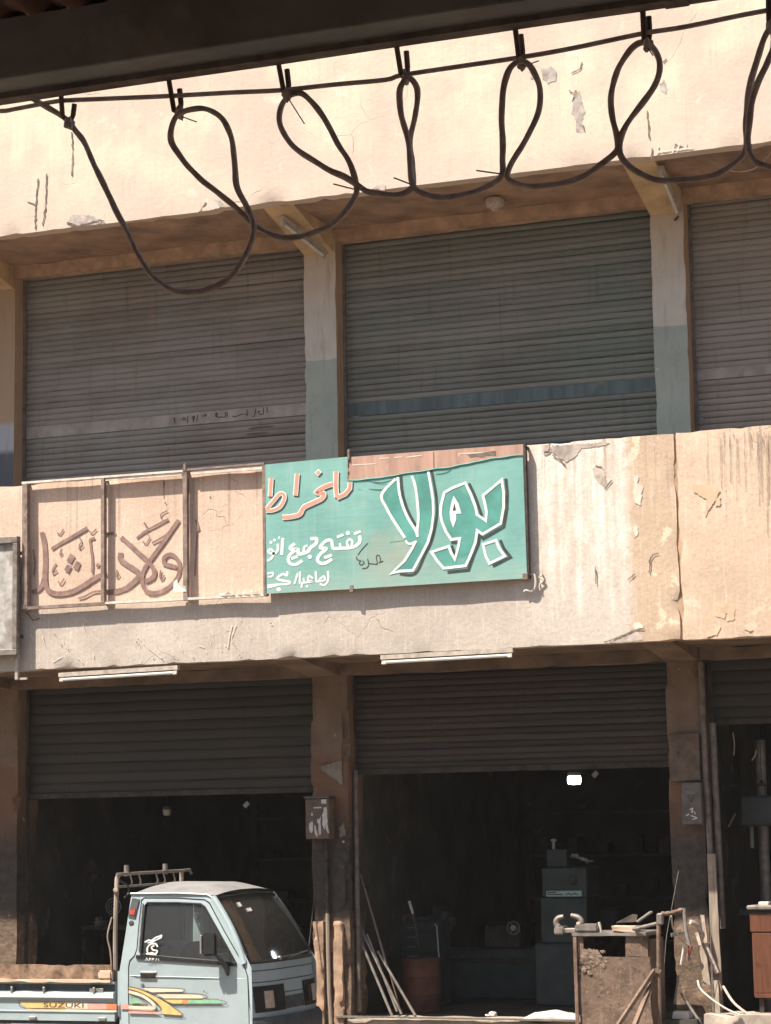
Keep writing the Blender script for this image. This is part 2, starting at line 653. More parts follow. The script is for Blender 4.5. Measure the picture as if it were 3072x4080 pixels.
def sign_green():
    g = G("sign_green_paint")
    p = g.pos()
    n = g.noise(p, 1.6, 7, .6)
    h = g.noise(g.scale(p, (1.2, 1.2, 14)), 2.0, 7, .65)
    c = g.mix(g.ramp(n, .33, .66), (.135, .31, .275), (.205, .405, .365))
    c = g.mix(g.math('MULTIPLY', g.ramp(h, .52, .80), .28), c, (.30, .45, .40))
    v = g.noise(g.scale(p, (12, 12, .6)), 1.3, 6, .6)
    c = g.mix(g.math('MULTIPLY', g.ramp(v, .52, .74), .35), c, (.33, .47, .42))
    c = g.mix(g.math('MULTIPLY', g.ramp(g.noise(p, 3.4, 9, .7, .6), .58, .72), .55), c, (.33, .375, .315))
    c = g.mix(g.math('MULTIPLY', g.ramp(g.noise(p, 26, 6, .7), .66, .74), .6), c, (.09, .20, .16))
    vd = g.n('VectorMath')
    vd.operation = 'DISTANCE'
    g.set(vd.inputs[0], g.scale(p, (1, 1, 1.5)))
    cc = px(1560, 2215, -1.24)
    vd.inputs[1].default_value = (cc.x, cc.y, cc.z * 1.5)
    stn = g.ramp(g.math('ADD', vd.outputs['Value'], g.math('MULTIPLY', g.math('SUBTRACT', g.noise(p, 6, 8, .7), .5), 1.1)), .55, .05)
    c = g.mix(g.math('MULTIPLY', stn, .6), c, (.34, .33, .26))
    edge = g.ramp(g.math('ADD', g.xyz(p)[2], g.math('MULTIPLY', g.math('SUBTRACT', v, .5), .5)), 4.62, 4.36)
    c = g.mix(g.math('MULTIPLY', edge, .5), c, (.33, .40, .34))
    g.bump(g.math('ADD', g.math('MULTIPLY', h, .6), g.noise(g.scale(p, (2, 2, 5)), 1.5, 4, .5)), .22, .012)
    return g.done(c, .6, 0, .3)


def truck_paint():
    g = G("truck_blue_grey_paint")
    p = g.pos()
    n = g.noise(p, 2.5, 7, .6)
    c = g.mix(g.ramp(n, .3, .7), (.315, .385, .40), (.385, .455, .47))
    c = g.mix(g.math('MULTIPLY', g.ramp(g.noise(p, 7, 9, .72), .58, .76), .45), c, (.40, .385, .35))
    c = g.mix(g.math('MULTIPLY', g.ramp(g.noise(p, 35, 6, .7), .63, .70), .6), c, (.15, .12, .10))
    c = g.mix(g.math('MULTIPLY', g.ramp(g.noise(g.scale(p, (3, 3, 22)), 1.5, 6, .65), .60, .72), .3), c, (.42, .45, .45))
    c = g.mix(g.math('MULTIPLY', g.ramp(g.noise(p, 11, 9, .75), .66, .70), .8), c, (.19, .12, .08))
    g.bump(g.math('ADD', g.noise(p, 3, 2, .5), g.math('MULTIPLY', g.noise(p, 7, 2, .5), .5)), .3, .02)
    g.b.inputs["Coat Weight"].default_value = .25
    g.b.inputs["Coat Roughness"].default_value = .18
    return g.done(c, .42, 0, .4)


def wood_mat(name, a, b, axis=0):
    g = G(name)
    p = g.pos()
    sc = [26, 26, 26]
    sc[axis] = 1.6
    n = g.noise(g.scale(p, tuple(sc)), 1.3, 6, .6, .6)
    c = g.mix(g.ramp(n, .34, .68), a, b)
    c = g.mix(g.math('MULTIPLY', g.ramp(g.noise(p, 9, 8, .7), .58, .7), .5), c, tuple(v * .35 for v in a))
    g.bump(n, .4, .006)
    return g.done(c, .8)


M = {}
M['upper'] = wall_upper()
M['mid'] = wall_mid()
M['pillar_up'] = pillar_up()
M['pillar_low'] = pillar_low()
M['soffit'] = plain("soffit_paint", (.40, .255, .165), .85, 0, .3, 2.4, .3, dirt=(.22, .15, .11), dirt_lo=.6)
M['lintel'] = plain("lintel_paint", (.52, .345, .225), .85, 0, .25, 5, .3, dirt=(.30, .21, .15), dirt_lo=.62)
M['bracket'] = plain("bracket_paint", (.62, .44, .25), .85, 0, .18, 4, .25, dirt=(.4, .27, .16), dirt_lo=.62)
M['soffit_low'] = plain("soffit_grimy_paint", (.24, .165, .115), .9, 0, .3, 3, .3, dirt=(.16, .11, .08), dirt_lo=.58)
M['sh_a'] = shutter_mat("shutter_brown_grey", (.185, .16, .138), (.265, .23, .198), (.255, .26, .235), .48)
M['sh_b'] = shutter_mat("shutter_green_grey", (.145, .15, .132), (.205, .205, .178), (.14, .175, .148), .45, st_amt=.3)
M['sh_c'] = shutter_mat("shutter_dusty_brown", (.24, .205, .17), (.31, .265, .225), (.25, .235, .21), .5, st_amt=.3)
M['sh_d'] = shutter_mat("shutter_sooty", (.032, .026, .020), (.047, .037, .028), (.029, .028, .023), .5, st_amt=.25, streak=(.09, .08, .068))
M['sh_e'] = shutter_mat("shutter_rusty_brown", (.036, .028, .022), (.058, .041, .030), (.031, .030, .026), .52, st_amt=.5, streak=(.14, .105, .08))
M['band_grey'] = plain("shutter_plate_grey", (.36, .325, .285), .6, 0, .2, 6, .1, dirt=(.2, .16, .13), dirt_lo=.58)
M['band_blue'] = plain("shutter_plate_blue", (.105, .145, .15), .6, 0, .25, 8, .1, dirt=(.20, .20, .18), dirt_lo=.56, streak=True)
M['rail'] = plain("guide_rail_steel", (.20, .165, .14), .6, .2, .3, 12, .2)
M['soot_bar'] = plain("sooty_steel", (.065, .053, .043), .75, 0, .35, 9, .2, dirt=(.11, .085, .065), dirt_lo=.6)
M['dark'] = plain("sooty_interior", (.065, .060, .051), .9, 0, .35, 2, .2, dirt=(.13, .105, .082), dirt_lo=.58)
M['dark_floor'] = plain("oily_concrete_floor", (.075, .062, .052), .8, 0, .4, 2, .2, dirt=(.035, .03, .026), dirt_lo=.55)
M['concrete'] = plain("worn_concrete", (.42, .35, .285), .9, 0, .3, 5, .5, dirt=(.25, .19, .15), dirt_lo=.56)
M['patch'] = plain("bare_render", (.47, .41, .37), .95, 0, .3, 14, .6, dirt=(.60, .49, .41), dirt_lo=.52)
M['patch_light'] = plain("old_cream_paint", (.68, .585, .48), .9, 0, .12, 12, .3)
M['crack'] = plain("crack_dark_brown", (.20, .15, .12), .95, 0, .3, 20, .2)  # dark brown tone for cracks, stains and sheet joints
M['calli'] = plain("brown_wall_paint", (.275, .175, .15), .85, 0, .22, 12, .2, dirt=(.42, .30, .245), dirt_lo=.60)
M['halo'] = plain("cream_wall_paint", (.76, .62, .51), .85, 0, .08, 10, .1)
M['ink'] = plain("black_marker", (.055, .05, .045), .8, 0, .2, 20, 0)
M['frame'] = plain("frame_painted_steel", (.27, .20, .165), .6, .2, .3, 14, .2, dirt=(.42, .33, .27), dirt_lo=.6)
M['frame_white'] = plain("chipped_white_trim", (.66, .58, .50), .8, 0, .2, 12, .2, dirt=(.3, .22, .18), dirt_lo=.58)
M['rust'] = plain("rust_sheet", (.46, .285, .22), .85, 0, .2, 4, .25, dirt=(.54, .38, .30), dirt_lo=.57, streak=True)
M['green'] = sign_green()
M['teal'] = plain("letter_teal", (.095, .31, .26), .6, 0, .18, 5, .1, dirt=(.16, .35, .30), dirt_lo=.56)
M['white'] = plain("letter_white", (.72, .745, .70), .6, 0, .1, 14, .05, dirt=(.42, .50, .44), dirt_lo=.60)
M['letter_dark'] = plain("letter_shadow_paint", (.045, .06, .055), .6, 0, .25, 14, .05)
M['red'] = plain("letter_faded_red", (.66, .29, .20), .65, 0, .12, 10, .05, dirt=(.70, .42, .30), dirt_lo=.58)
M['iron'] = plain("dark_iron", (.075, .06, .05), .6, .3, .4, 14, .3, dirt=(.15, .10, .07), dirt_lo=.58)
M['rust_iron'] = plain("rusty_iron", (.24, .15, .11), .8, .1, .35, 12, .4, dirt=(.28, .17, .11), dirt_lo=.58)
M['awning'] = plain("awning_boards", (.33, .18, .13), .85, 0, .35, 2, .3)
M['awning_beam'] = plain("awning_dark_steel", (.27, .255, .23), .8, .0, .2, 3, .2, dirt=(.33, .29, .25), dirt_lo=.6)
M['awning_lip'] = plain("awning_rusty_lip", (.24, .185, .15), .8, .1, .35, 9, .3)
M['cable'] = plain("cable_rubber", (.60, .475, .405), .65, 0, .25, 30, .2)
M['tube_white'] = plain("fluorescent_tube_off", (.66, .64, .58), .25, 0, .05, 10, 0)
M['batten'] = plain("fixture_cream_enamel", (.48, .41, .34), .5, 0, .2, 14, .1, dirt=(.3, .22, .17), dirt_lo=.6)
M['porcelain'] = plain("lampholder_porcelain", (.52, .44, .36), .5, 0, .2, 30, .2)
M['street'] = street_mat()
M['tpaint'] = truck_paint()
M['tgrey'] = plain("truck_roof_dusty_paint", (.235, .225, .215), .75, 0, .15, 6, .1, dirt=(.18, .17, .16), dirt_lo=.6)
M['trim'] = plain("black_rubber", (.022, .022, .021), .6, 0, .3, 20, .1)
M['tdark'] = plain("truck_grey_plastic", (.075, .082, .085), .6, 0, .25, 10, .1, dirt=(.12, .11, .10), dirt_lo=.6)
M['seat'] = plain("seat_vinyl", (.085, .082, .075), .6, 0, .3, 12, .2, dirt=(.14, .13, .11), dirt_lo=.58)
M['glass'] = glass_mat("window_glass", (.62, .66, .64))
M['wglass'] = glass_mat("windscreen_glass", (.55, .6, .58))
M['amber'] = plain("indicator_lens", (.50, .40, .32), .3, 0, .2, 30, .1)
M['redlens'] = plain("red_lens", (.42, .07, .05), .25, 0, .3, 40, .1)
M['chrome'] = plain("dull_chrome", (.5, .5, .48), .3, .8, .2, 20, .1)
M['tyre'] = plain("tyre_rubber", (.03, .028, .026), .9, 0, .3, 20, .3)
M['twhite'] = plain("truck_white_decal", (.72, .72, .68), .5, 0, .08, 20, .05)
M['yellow'] = plain("decal_yellow", (.72, .50, .20), .5, 0, .12, 14, .05)
M['cream'] = plain("decal_cream", (.76, .64, .47), .5, 0, .1, 14, .05)
M['pink'] = plain("decal_pink", (.72, .36, .30), .5, 0, .12, 14, .05)
M['orange'] = plain("decal_orange", (.70, .25, .11), .5, 0, .15, 14, .05)
M['dgreen'] = plain("decal_green", (.25, .50, .30), .5, 0, .15, 14, .05)
M['outline'] = plain("decal_outline", (.14, .085, .06), .5, 0, .1, 14, .05)
M['bedwood'] = plain("weathered_bed_board", (.255, .165, .11), .9, 0, .45, 13, .5, dirt=(.38, .265, .185), dirt_lo=.52)
M['bedwood2'] = wood_mat("pale_board_edge", (.50, .35, .25), (.66, .50, .37), 0)
M['plank'] = wood_mat("weathered_plank", (.20, .155, .12), (.37, .295, .23), 2)
M['redwood'] = wood_mat("red_brown_cabinet_wood", (.095, .036, .019), (.165, .062, .031), 2)
def bench_mat():
    g = G('rusty_bench_steel')
    p = g.pos()
    c = g.mix(g.ramp(g.noise(p, 4, 9, .68), .36, .64), (.105, .07, .05), (.235, .16, .115))
    c = g.mix(g.ramp(g.noise(p, 16, 8, .72), .55, .62), c, (.10, .065, .048))
    c = g.mix(g.math('MULTIPLY', g.ramp(g.noise(p, 30, 7, .7), .56, .66), .7), c, (.33, .25, .19))
    c = g.mix(g.math('MULTIPLY', g.ramp(g.noise(g.scale(p, (18, 18, 1.2)), 1.2, 6, .65), .55, .72), .5), c, (.36, .25, .17))
    g.bump(g.math('ADD', g.noise(p, 22, 6, .7), g.noise(p, 6, 4, .6)), .6, .012)
    return g.done(c, .9)


M['bench'] = bench_mat()
M['bench_old'] = plain("rusty_bench_steel", (.20, .135, .098), .9, .0, .4, 9, .6, dirt=(.36, .26, .19), dirt_lo=.54)
M['steel'] = plain("bare_worn_steel", (.27, .235, .205), .55, .4, .25, 16, .2, dirt=(.16, .11, .085), dirt_lo=.58)
M['machine'] = plain("machine_grey_green", (.062, .075, .072), .55, .1, .2, 6, .1, dirt=(.035, .036, .033), dirt_lo=.58)
M['plate'] = plain("teal_name_plate", (.45, .62, .58), .5, 0, .15, 20, 0)
M['barrel'] = plain("rusty_red_barrel", (.125, .052, .035), .75, 0, .3, 5, .3, dirt=(.18, .08, .05), dirt_lo=.56)
M['meter'] = plain("meter_box_brown", (.165, .115, .085), .7, 0, .25, 8, .2, dirt=(.10, .07, .055), dirt_lo=.58)
M['meter_grey'] = plain("meter_box_grey", (.15, .135, .12), .6, .1, .25, 9, .15, dirt=(.10, .08, .065), dirt_lo=.6)
M['paper'] = plain("torn_paper", (.62, .58, .53), .9, 0, .12, 18, .2)
M['bulb'] = emit_mat("lit_lamp", (.86, .93, 1.0), 12.0)
M['bulb_off'] = plain("frosted_bulb", (.45, .45, .43), .4, 0, .1, 20, 0)
M['sack'] = plain("white_woven_sack", (.62, .58, .53), .9, 0, .15, 9, .4, dirt=(.45, .38, .31), dirt_lo=.57)
M['left_sign'] = plain("faded_print_sheet", (.47, .44, .41), .8, 0, .3, 9, .3, dirt=(.24, .21, .19), dirt_lo=.5)
M['wire_white'] = plain("white_wire", (.62, .57, .5), .6, 0, .15, 20, 0)
M['redgrip'] = plain("red_rubber_grip", (.36, .10, .07), .6, 0, .2, 20, .1)

# ------------------------------------------------------------------ the setting
struct(MB().grid(lambda u, v: Vector((-250 + 500 * u, -250 + 500 * v, .012 * noise.noise(Vector((u * 60, v * 60, 0))))), 40, 40).build('street', M['street'], None, 60))
struct(MB().rough(-30, 20, -40, -15.6, 0, .45, .8, .01).build('pavement', M['concrete']))

# unseen row behind the camera, added to block low sky light off the shutters
ob = thing('sky_blocking_row', 'unseen plain shop row behind the camera, added to block low sky light', 'building', (-3, -24, 0))
M['opp'] = plain("sky_blocker_plaster", (.46, .39, .32), .9, 0, .2, 2, .3)
MB().rough(-30, 20, -24.6, -23.9, 3.2, 6.2, .6, .01).build('upper_wall', M['opp'], ob)
MB().box(-30, 20, -28.0, -27.8, .45, 3.2).build('back_wall', M['opp'], ob)
MB().box(-30, 20, -27.8, -23.9, 3.05, 3.2).build('ceiling', M['opp'], ob)
for i in range(14):
    MB().box(-30 + i * 3.7, -29.4 + i * 3.7, -24.6, -23.95, .45, 3.05).build('pier', M['opp'], ob)

# ------------------------------------------------------------------ the workshop building
B = thing('workshop_building', 'two storey workshop building with cream plaster parapets and roller shutters', 'building', (-7, 0, 0))
PW = [(-15.50, -15.16), (-11.96, -11.62), (-8.37, -8.03), (-4.86, -4.54), (-1.36, -1.02), (2.2, 2.54)]
XL, XR = -17.0, 3.0
YP = -1.15                                        # the parapets' face
ZS = 8.105                                        # soffit under the upper parapet

up = MB().rough(XL, XR, YP, YP + .14, 8.085, 10.6, .085, .006, .022, 2.2, 1.0, 4.0).build('upper_parapet', M['upper'], B)
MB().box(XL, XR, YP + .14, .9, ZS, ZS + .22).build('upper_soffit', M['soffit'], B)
MB().box(XL, XR, .9, 9, ZS + .3, ZS + .6).build('roof_slab', M['concrete'], B)
JX = -4.425
mid1 = MB().rough(XL, JX - .008, YP, YP + .13, 3.79, 5.585, .07, .006, .020, 2.6, 4.0, 4.5).build('middle_parapet', M['mid'], B)
mid2 = MB().rough(JX + .008, XR, YP, YP + .13, 3.79, 5.59, .07, .006, .018, 2.6, 9.0, 4.5).build('middle_parapet', M['mid'], B)
MB().box(JX - .03, JX + .03, YP + .02, YP + .10, 3.80, 5.57).build('joint_filler', M['lintel'], B)
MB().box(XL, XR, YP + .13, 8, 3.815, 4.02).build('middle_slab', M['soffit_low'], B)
for i, (a, b) in enumerate(PW):
    MB().rough(a, b, 0, .42, 4.02, ZS, .07, .004, .012, 3, i * 3.1).build('upper_pillar', M['pillar_up'], B)
    lo = MB()
    if i == 2:
        lo.rough(a + .02, b + .06, 0, .42, 0, 3.815, .055, .010, .055, 3, 21.0, 3.2)
    elif i == 1:
        lo.rough(a, b + .07, 0, .42, 0, 3.815, .06, .010, .05, 3, 5.0, 3.5)
    else:
        lo.rough(a, b, 0, .42, 0, 3.815, .06, .008, .035, 3, 11.0 + i, 3.5)
    lo.build('lower_pillar', M['pillar_low'], B)
    # cantilever brackets, deeper at the pillar
    for z0, dz, m, nm in ((ZS, .235, M['bracket'], 'upper_bracket'), (3.815, .115, M['soffit_low'], 'lower_bracket')):
        k = MB()
        A = [(a + .01, YP + .145, z0 - .012), (b - .02, YP + .145, z0 - .012), (b - .02, .0, z0 - dz), (a + .01, .0, z0 - dz)]
        T = [(x, y, z0 - .0005) for x, y, z in A]
        va = [k.bm.verts.new(p) for p in A]
        vt = [k.bm.verts.new(p) for p in T]
        k.bm.faces.new(va); k.bm.faces.new(vt[::-1])
        for q in range(4):
            w = (q + 1) % 4
            k.bm.faces.new((va[q], va[w], vt[w], vt[q]))
        k.build(nm, m, B)
for (a0, b0), (a1, b1) in zip(PW, PW[1:]):
    MB().rough(b0, a1, 0.0, .14, 7.975, ZS, .12, .003, .008, 3, a1).build('upper_lintel', M['lintel'], B)
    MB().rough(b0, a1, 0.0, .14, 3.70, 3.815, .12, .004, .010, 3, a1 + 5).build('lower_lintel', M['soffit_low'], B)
    MB().rough(b0 + .02, a1 - .02, -.03, .45, 0, .485, .09, .008, .02, 3, a1 + 9).build('door_sill', M['concrete'], B)
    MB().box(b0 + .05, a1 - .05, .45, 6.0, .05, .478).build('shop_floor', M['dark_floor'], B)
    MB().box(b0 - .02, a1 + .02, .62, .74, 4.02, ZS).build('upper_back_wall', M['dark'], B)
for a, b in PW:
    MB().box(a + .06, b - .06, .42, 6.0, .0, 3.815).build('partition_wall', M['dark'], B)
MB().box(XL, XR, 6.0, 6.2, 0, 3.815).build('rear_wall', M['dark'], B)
MB().box(XL, XL + .2, .9, 9, 0, 8.4).build('end_wall', M['concrete'], B)
MB().box(XR - .2, XR, .9, 9, 0, 8.4).build('end_wall', M['concrete'], B)


# ------------------------------------------------------------------ shutters
def slat_mesh(name, L, p, mat, k, depth=.010):
    """one curved slat of length L, height p; k picks the dents"""
    prof = [(.004, 0), (-.35 * depth, .06 * p), (-.8 * depth, .22 * p), (-depth, .48 * p), (-.85 * depth, .74 * p), (-.35 * depth, .93 * p), (.003, 1.0 * p)]
    m = MB()
    nseg = 18

    def f(u, v):
        j = int(round(v * 6))
        y, z = prof[j]
        w = noise.noise(Vector((u * 9, k * 5.1, 0))) * .0045 + noise.noise(Vector((u * 2.2, k * 3.1, 4))) * .005 + max(0, noise.noise(Vector((u * 13, k * 7.7, 9))) - .35) * .02
        return Vector((u * L, y + w, z + .6 * w))
    m.grid(f, nseg, 6)
    return m.mesh(name, mat, 40)


def shutter(name, label, x0, x1, zbot, ztop, Y, pitch, mat, band=None, band_mat=None, group=None, depth=.010):
    t = thing(name, label, 'shutter', ((x0 + x1) / 2, Y, zbot), group)
    ms = [slat_mesh('slat', x1 - x0, pitch, mat, q + x0, depth) for q in range(9)]
    z = zbot + .05
    while z < ztop + .05:
        if band and z + pitch > band[0] and z < band[1]:
            z = band[1]
            continue
        o = put('slat', random.choice(ms), t)
        o.location = (x0 + random.uniform(-.004, .004), Y + random.uniform(-.0015, .0015), z)
        o.rotation_euler = (0, random.uniform(-.0016, .0016), 0)
        z += pitch
    if band:
        bz = band[0]
        n = round((band[0] - zbot - .05) / pitch)
        b0 = zbot + .05 + math.floor((band[0] - zbot - .05) / pitch) * pitch
        MB().rough(x0, x1, Y - .014, Y - .004, b0 - .0, band[1] + .002, .25, .002).build('plate', band_mat, t)
    MB().box(x0, x1, Y - .022, Y + .012, zbot, zbot + .052, .004).build('bottom_bar', M['rail'] if zbot > 4 else M['soot_bar'], t)
    for xa in (x0 - .012, x1 - .028):
        MB().box(xa, xa + .04, Y - .05, Y - .024, zbot - (0 if zbot > 4 else zbot - .48), ztop + .02, .003).build('guide_rail', M['rail'] if zbot > 4 else M['soot_bar'], t)
    return t


UY = .22
s0 = shutter('roller_shutter', 'brown upper roller shutter at the left edge behind the end pillar', -15.16, -11.96, 5.0, 8.02, UY, .060, M['sh_c'], (6.33, 6.43), M['band_grey'], 'closed upper floor shutters')
s1 = shutter('roller_shutter', 'closed brown grey upper shutter with handwritten date on its flat plate', -11.62, -8.37, 5.0, 8.02, UY, .060, M['sh_a'], (6.34, 6.43), M['band_grey'], 'closed upper floor shutters')
s2 = shutter('roller_shutter', 'closed dark green grey upper shutter with a blue plate across it', -8.03, -4.86, 5.0, 8.02, UY, .060, M['sh_b'], (6.295, 6.375), M['band_blue'], 'closed upper floor shutters', .014)
s3 = shutter('roller_shutter', 'closed dusty brown upper shutter at the right edge with pale plate', -4.54, -1.36, 5.0, 8.02, UY, .060, M['sh_c'], (6.315, 6.41), M['band_grey'], 'closed upper floor shutters')
shutter('roller_shutter', 'closed brown upper shutter beyond the right edge of the picture', -1.02, 2.2, 5.0, 8.02, UY, .060, M['sh_a'], (6.315, 6.41), M['band_grey'], 'closed upper floor shutters')
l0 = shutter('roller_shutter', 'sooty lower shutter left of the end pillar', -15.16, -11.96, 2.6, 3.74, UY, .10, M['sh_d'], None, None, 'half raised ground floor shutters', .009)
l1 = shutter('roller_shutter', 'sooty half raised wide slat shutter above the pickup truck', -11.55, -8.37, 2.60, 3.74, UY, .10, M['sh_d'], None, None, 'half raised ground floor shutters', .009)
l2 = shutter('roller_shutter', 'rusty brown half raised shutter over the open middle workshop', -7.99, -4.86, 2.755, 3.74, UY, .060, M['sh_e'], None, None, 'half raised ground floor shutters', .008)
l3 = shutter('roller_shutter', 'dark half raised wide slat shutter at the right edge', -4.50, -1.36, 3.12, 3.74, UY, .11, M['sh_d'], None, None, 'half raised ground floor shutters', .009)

# writing on the plate of the left shutter, and smears under it
w = Paint(660, 1580, .2701, UY - .0175)
for s in ([(1495, 155), (1500, 240)], [(1440, 160), (1440, 250), (1400, 262), (1365, 225), (1395, 212)], [(1330, 175), (1322, 240), (1305, 285), (1270, 292)], [(1200, 190), (1208, 270), (1180, 262), (1175, 245)], [(1150, 270), (1120, 258), (1095, 272), (1060, 285), (1005, 300), (990, 280)], [(905, 225), (908, 300)], [(875, 230), (880, 300), (820, 300), (790, 308), (740, 280), (748, 240), (765, 262), (735, 300)], [(580, 265), (600, 275), (585, 292), (568, 278), (580, 265)], [(530, 265), (548, 310)], [(475, 265), (460, 360)], [(422, 290), (392, 300), (398, 330), (425, 318), (422, 290), (405, 380)], [(330, 285), (318, 390)], [(270, 308), (295, 325), (272, 348), (250, 330), (270, 308)], [(208, 345), (220, 350)], [(115, 318), (130, 345), (142, 392)], [(115, 318), (135, 322), (155, 315)]):
    w.stroke(s, 13)
w.build('handwriting', M['ink'], s1)
w = Paint(660, 1580, .2701, UY - .0175)
for s in ([(1220, 480), (1300, 460), (1420, 445), (1600, 435)], [(1190, 560), (1320, 545), (1500, 535)]):
    w.stroke(s, 26, taper=True, wob=.5)
w.build('smear', plain("grease_smear", (.12, .115, .095), .7, 0, .3, 20, 0), s1, stuff=True)

# ------------------------------------------------------------------ wall lettering, cracks and patches
for h in (1,):
    Y = YP - (.0075 if h == 0 else .0095)
    ew = 16 if h == 0 else 0
    w = Paint(100, 2000, .2161, Y)
    for s, wd_ in (([(310, 555), (360, 800), (375, 1100), (365, 1400), (400, 1590), (520, 1680), (700, 1690), (900, 1640), (1100, 1530), (1250, 1430), (1400, 1350), (1500, 1320)], 92), ([(130, 1665), (250, 1610), (310, 1530), (345, 1400)], 74), ([(150, 880), (180, 1100), (165, 1350)], 28), ([(490, 870), (650, 765), (850, 655), (1150, 475)], 62), ([(1290, 665), (1205, 690), (1205, 800), (1240, 1050), (1235, 1310)], 46), ([(590, 570), (645, 595), (705, 500)], 26), ([(1185, 540), (1235, 575), (1315, 495)], 28), ([(670, 840), (642, 940), (655, 990), (690, 960), (660, 925)], 18), ([(1000, 655), (1040, 730), (1000, 800), (1000, 880)], 26), ([(1010, 865), (1075, 800)], 22), ([(575, 1130), (510, 1240), (515, 1320), (590, 1260)], 28), ([(610, 1465), (655, 1505), (722, 1410)], 28), ([(980, 1775), (1100, 1740), (1250, 1660), (1400, 1645)], 38), ([(1350, 1130), (1330, 1200)], 60)):
        w.stroke(s, wd_, wob=.2)
    for q in ([(835, 950), (925, 1005), (850, 1140), (765, 1080)], [(945, 1085), (1030, 1130), (970, 1265), (880, 1210)], [(775, 1145), (865, 1190), (795, 1310), (720, 1250)]):
        if h == 0:
            w.stroke(q, 22, smooth=False, closed=True)
        else:
            w.fill(q)
    w.build('wall_lettering', M['halo'] if h == 0 else M['calli'], mid1)
    w = Paint(400, 2000, .2521, Y - .0002)
    for s, wd_ in (([(100, 1430), (200, 1420), (300, 1405), (420, 1355), (540, 1255), (600, 1180), (590, 1110), (510, 1050), (400, 980), (320, 905), (320, 800)], 84), ([(325, 560), (450, 665), (600, 805), (760, 945), (840, 1060), (848, 1160), (780, 1225), (700, 1250)], 72), ([(1240, 285), (1100, 480), (960, 680), (790, 915), (700, 1050), (655, 1180), (670, 1310), (730, 1410), (830, 1440), (960, 1415), (1085, 1345), (1190, 1240), (1250, 1110), (1245, 970), (1180, 865), (1090, 830), (1010, 880), (1010, 970), (1100, 1005), (1210, 1035)], 66), ([(1075, 270), (900, 360), (720, 460), (575, 575)], 38), ([(1230, 320), (1100, 465), (960, 570), (815, 648)], 32), ([(60, 510), (240, 492)], 44), ([(670, 615), (720, 665), (785, 555)], 20), ([(690, 325), (732, 390)], 28), ([(955, 255), (962, 190), (1060, 135)], 22), ([(268, 1070), (248, 1160), (270, 1195), (305, 1145)], 22), ([(955, 1075), (942, 1180), (970, 1225), (1012, 1155)], 26), ([(1510, 280), (1535, 360), (1552, 430), (1515, 440)], 34), ([(1525, 440), (1510, 800), (1492, 1170)], 18), ([(720, 480), (760, 505)], 14)):
        w.stroke(s, wd_, wob=.2)
    w.build('wall_lettering', M['halo'] if h == 0 else M['calli'], mid1)


def jag(w, pts, width, amp):
    out = []
    for a, b in zip(pts, pts[1:]):
        n = max(2, int(math.hypot(b[0] - a[0], b[1] - a[1]) / 9))
        for i in range(n):
            t = i / n
            out.append((a[0] + (b[0] - a[0]) * t + random.uniform(-amp, amp), a[1] + (b[1] - a[1]) * t + random.uniform(-amp, amp)))
    out.append(pts[-1])
    w.stroke(out, width, smooth=False, wob=.9)


def patch(parent, pts, mat, Y, lift=.0045, amp=7, edge=True):
    """a flake of plaster lost or left: ragged outline, a few millimetres of relief"""
    out = []
    m = len(pts)
    for i in range(m):
        a, b = pts[i], pts[(i + 1) % m]
        n = max(2, int(math.hypot(b[0] - a[0], b[1] - a[1]) / 7))
        for k in range(n):
            t = k / n
            out.append((a[0] + (b[0] - a[0]) * t + random.uniform(-amp, amp), a[1] + (b[1] - a[1]) * t + random.uniform(-amp, amp)))
    mb = MB()
    F = [mb.bm.verts.new(px(x, y, Y - lift)) for x, y in out]
    K = [mb.bm.verts.new(px(x, y, Y + .01)) for x, y in out]
    mb.bm.faces.new(F)
    n = len(F)
    for i in range(n):
        mb.bm.faces.new((F[(i + 1) % n], F[i], K[i], K[(i + 1) % n]))
    return mb.build('plaster_patch', mat, parent, 0)


# upper parapet: peeled spots (photograph pixels)
def sc2(pts, ox, oy, k=.922):
    return [(ox + x * k, oy + y * k) for x, y in pts]


for q in ([(670, 295), (715, 288), (740, 310), (735, 350), (700, 362), (680, 340)], [(810, 430), (838, 395), (850, 440), (862, 480), (850, 530), (858, 570), (822, 575), (825, 520), (805, 490)], [(1185, 365), (1205, 345), (1222, 385), (1212, 412), (1190, 395)], [(618, 310), (640, 305), (652, 340), (630, 345)]):
    patch(up, sc2(q, 1536, 0), M['patch'], YP, .0045, 3.2)
for q in ([(290, 965), (310, 925), (400, 930), (440, 955), (430, 968), (330, 975)], [(865, 910), (900, 868), (945, 862), (970, 890), (930, 905)], [(1605, 815), (1630, 798), (1666, 800), (1664, 822)]):
    patch(up, sc2(q, 0, 0), M['patch'], YP, .0045, 3.2)
w = Paint(0, 0, .922, YP - .008)
for q in ([(165, 770), (155, 880), (152, 990)], [(200, 750), (198, 880), (185, 975)], [(312, 570), (314, 700), (310, 760)], [(120, 870), (150, 885)], [(860, 915), (890, 875)], [(290, 960), (340, 975), (430, 950), (450, 955)]):
    jag(w, q, 5, 2.5)
w.build('crack', M['crack'], up, stuff=True)
w = Paint(1536, 0, .922, YP - .008)
for q in ([(805, 315), (840, 300), (850, 270)], [(805, 440), (820, 400), (825, 390)], [(855, 540), (862, 572)], [(790, 390), (812, 402)], [(1130, 480), (1140, 600)], [(1200, 268), (1215, 255)], [(1150, 690), (1152, 640)], [(1240, 645), (1255, 625), (1290, 640)]):
    jag(w, q, 5, 2.5)
w.build('crack', M['crack'], up, stuff=True)
w = Paint(1536, 0, .922, YP - .008)
for q in ([(1175, 665), (1180, 630)], [(1240, 660), (1245, 632)], [(1262, 655), (1270, 620)], [(1295, 650), (1300, 618)], [(1170, 655), (1330, 640)]):
    jag(w, q, 7, 2)
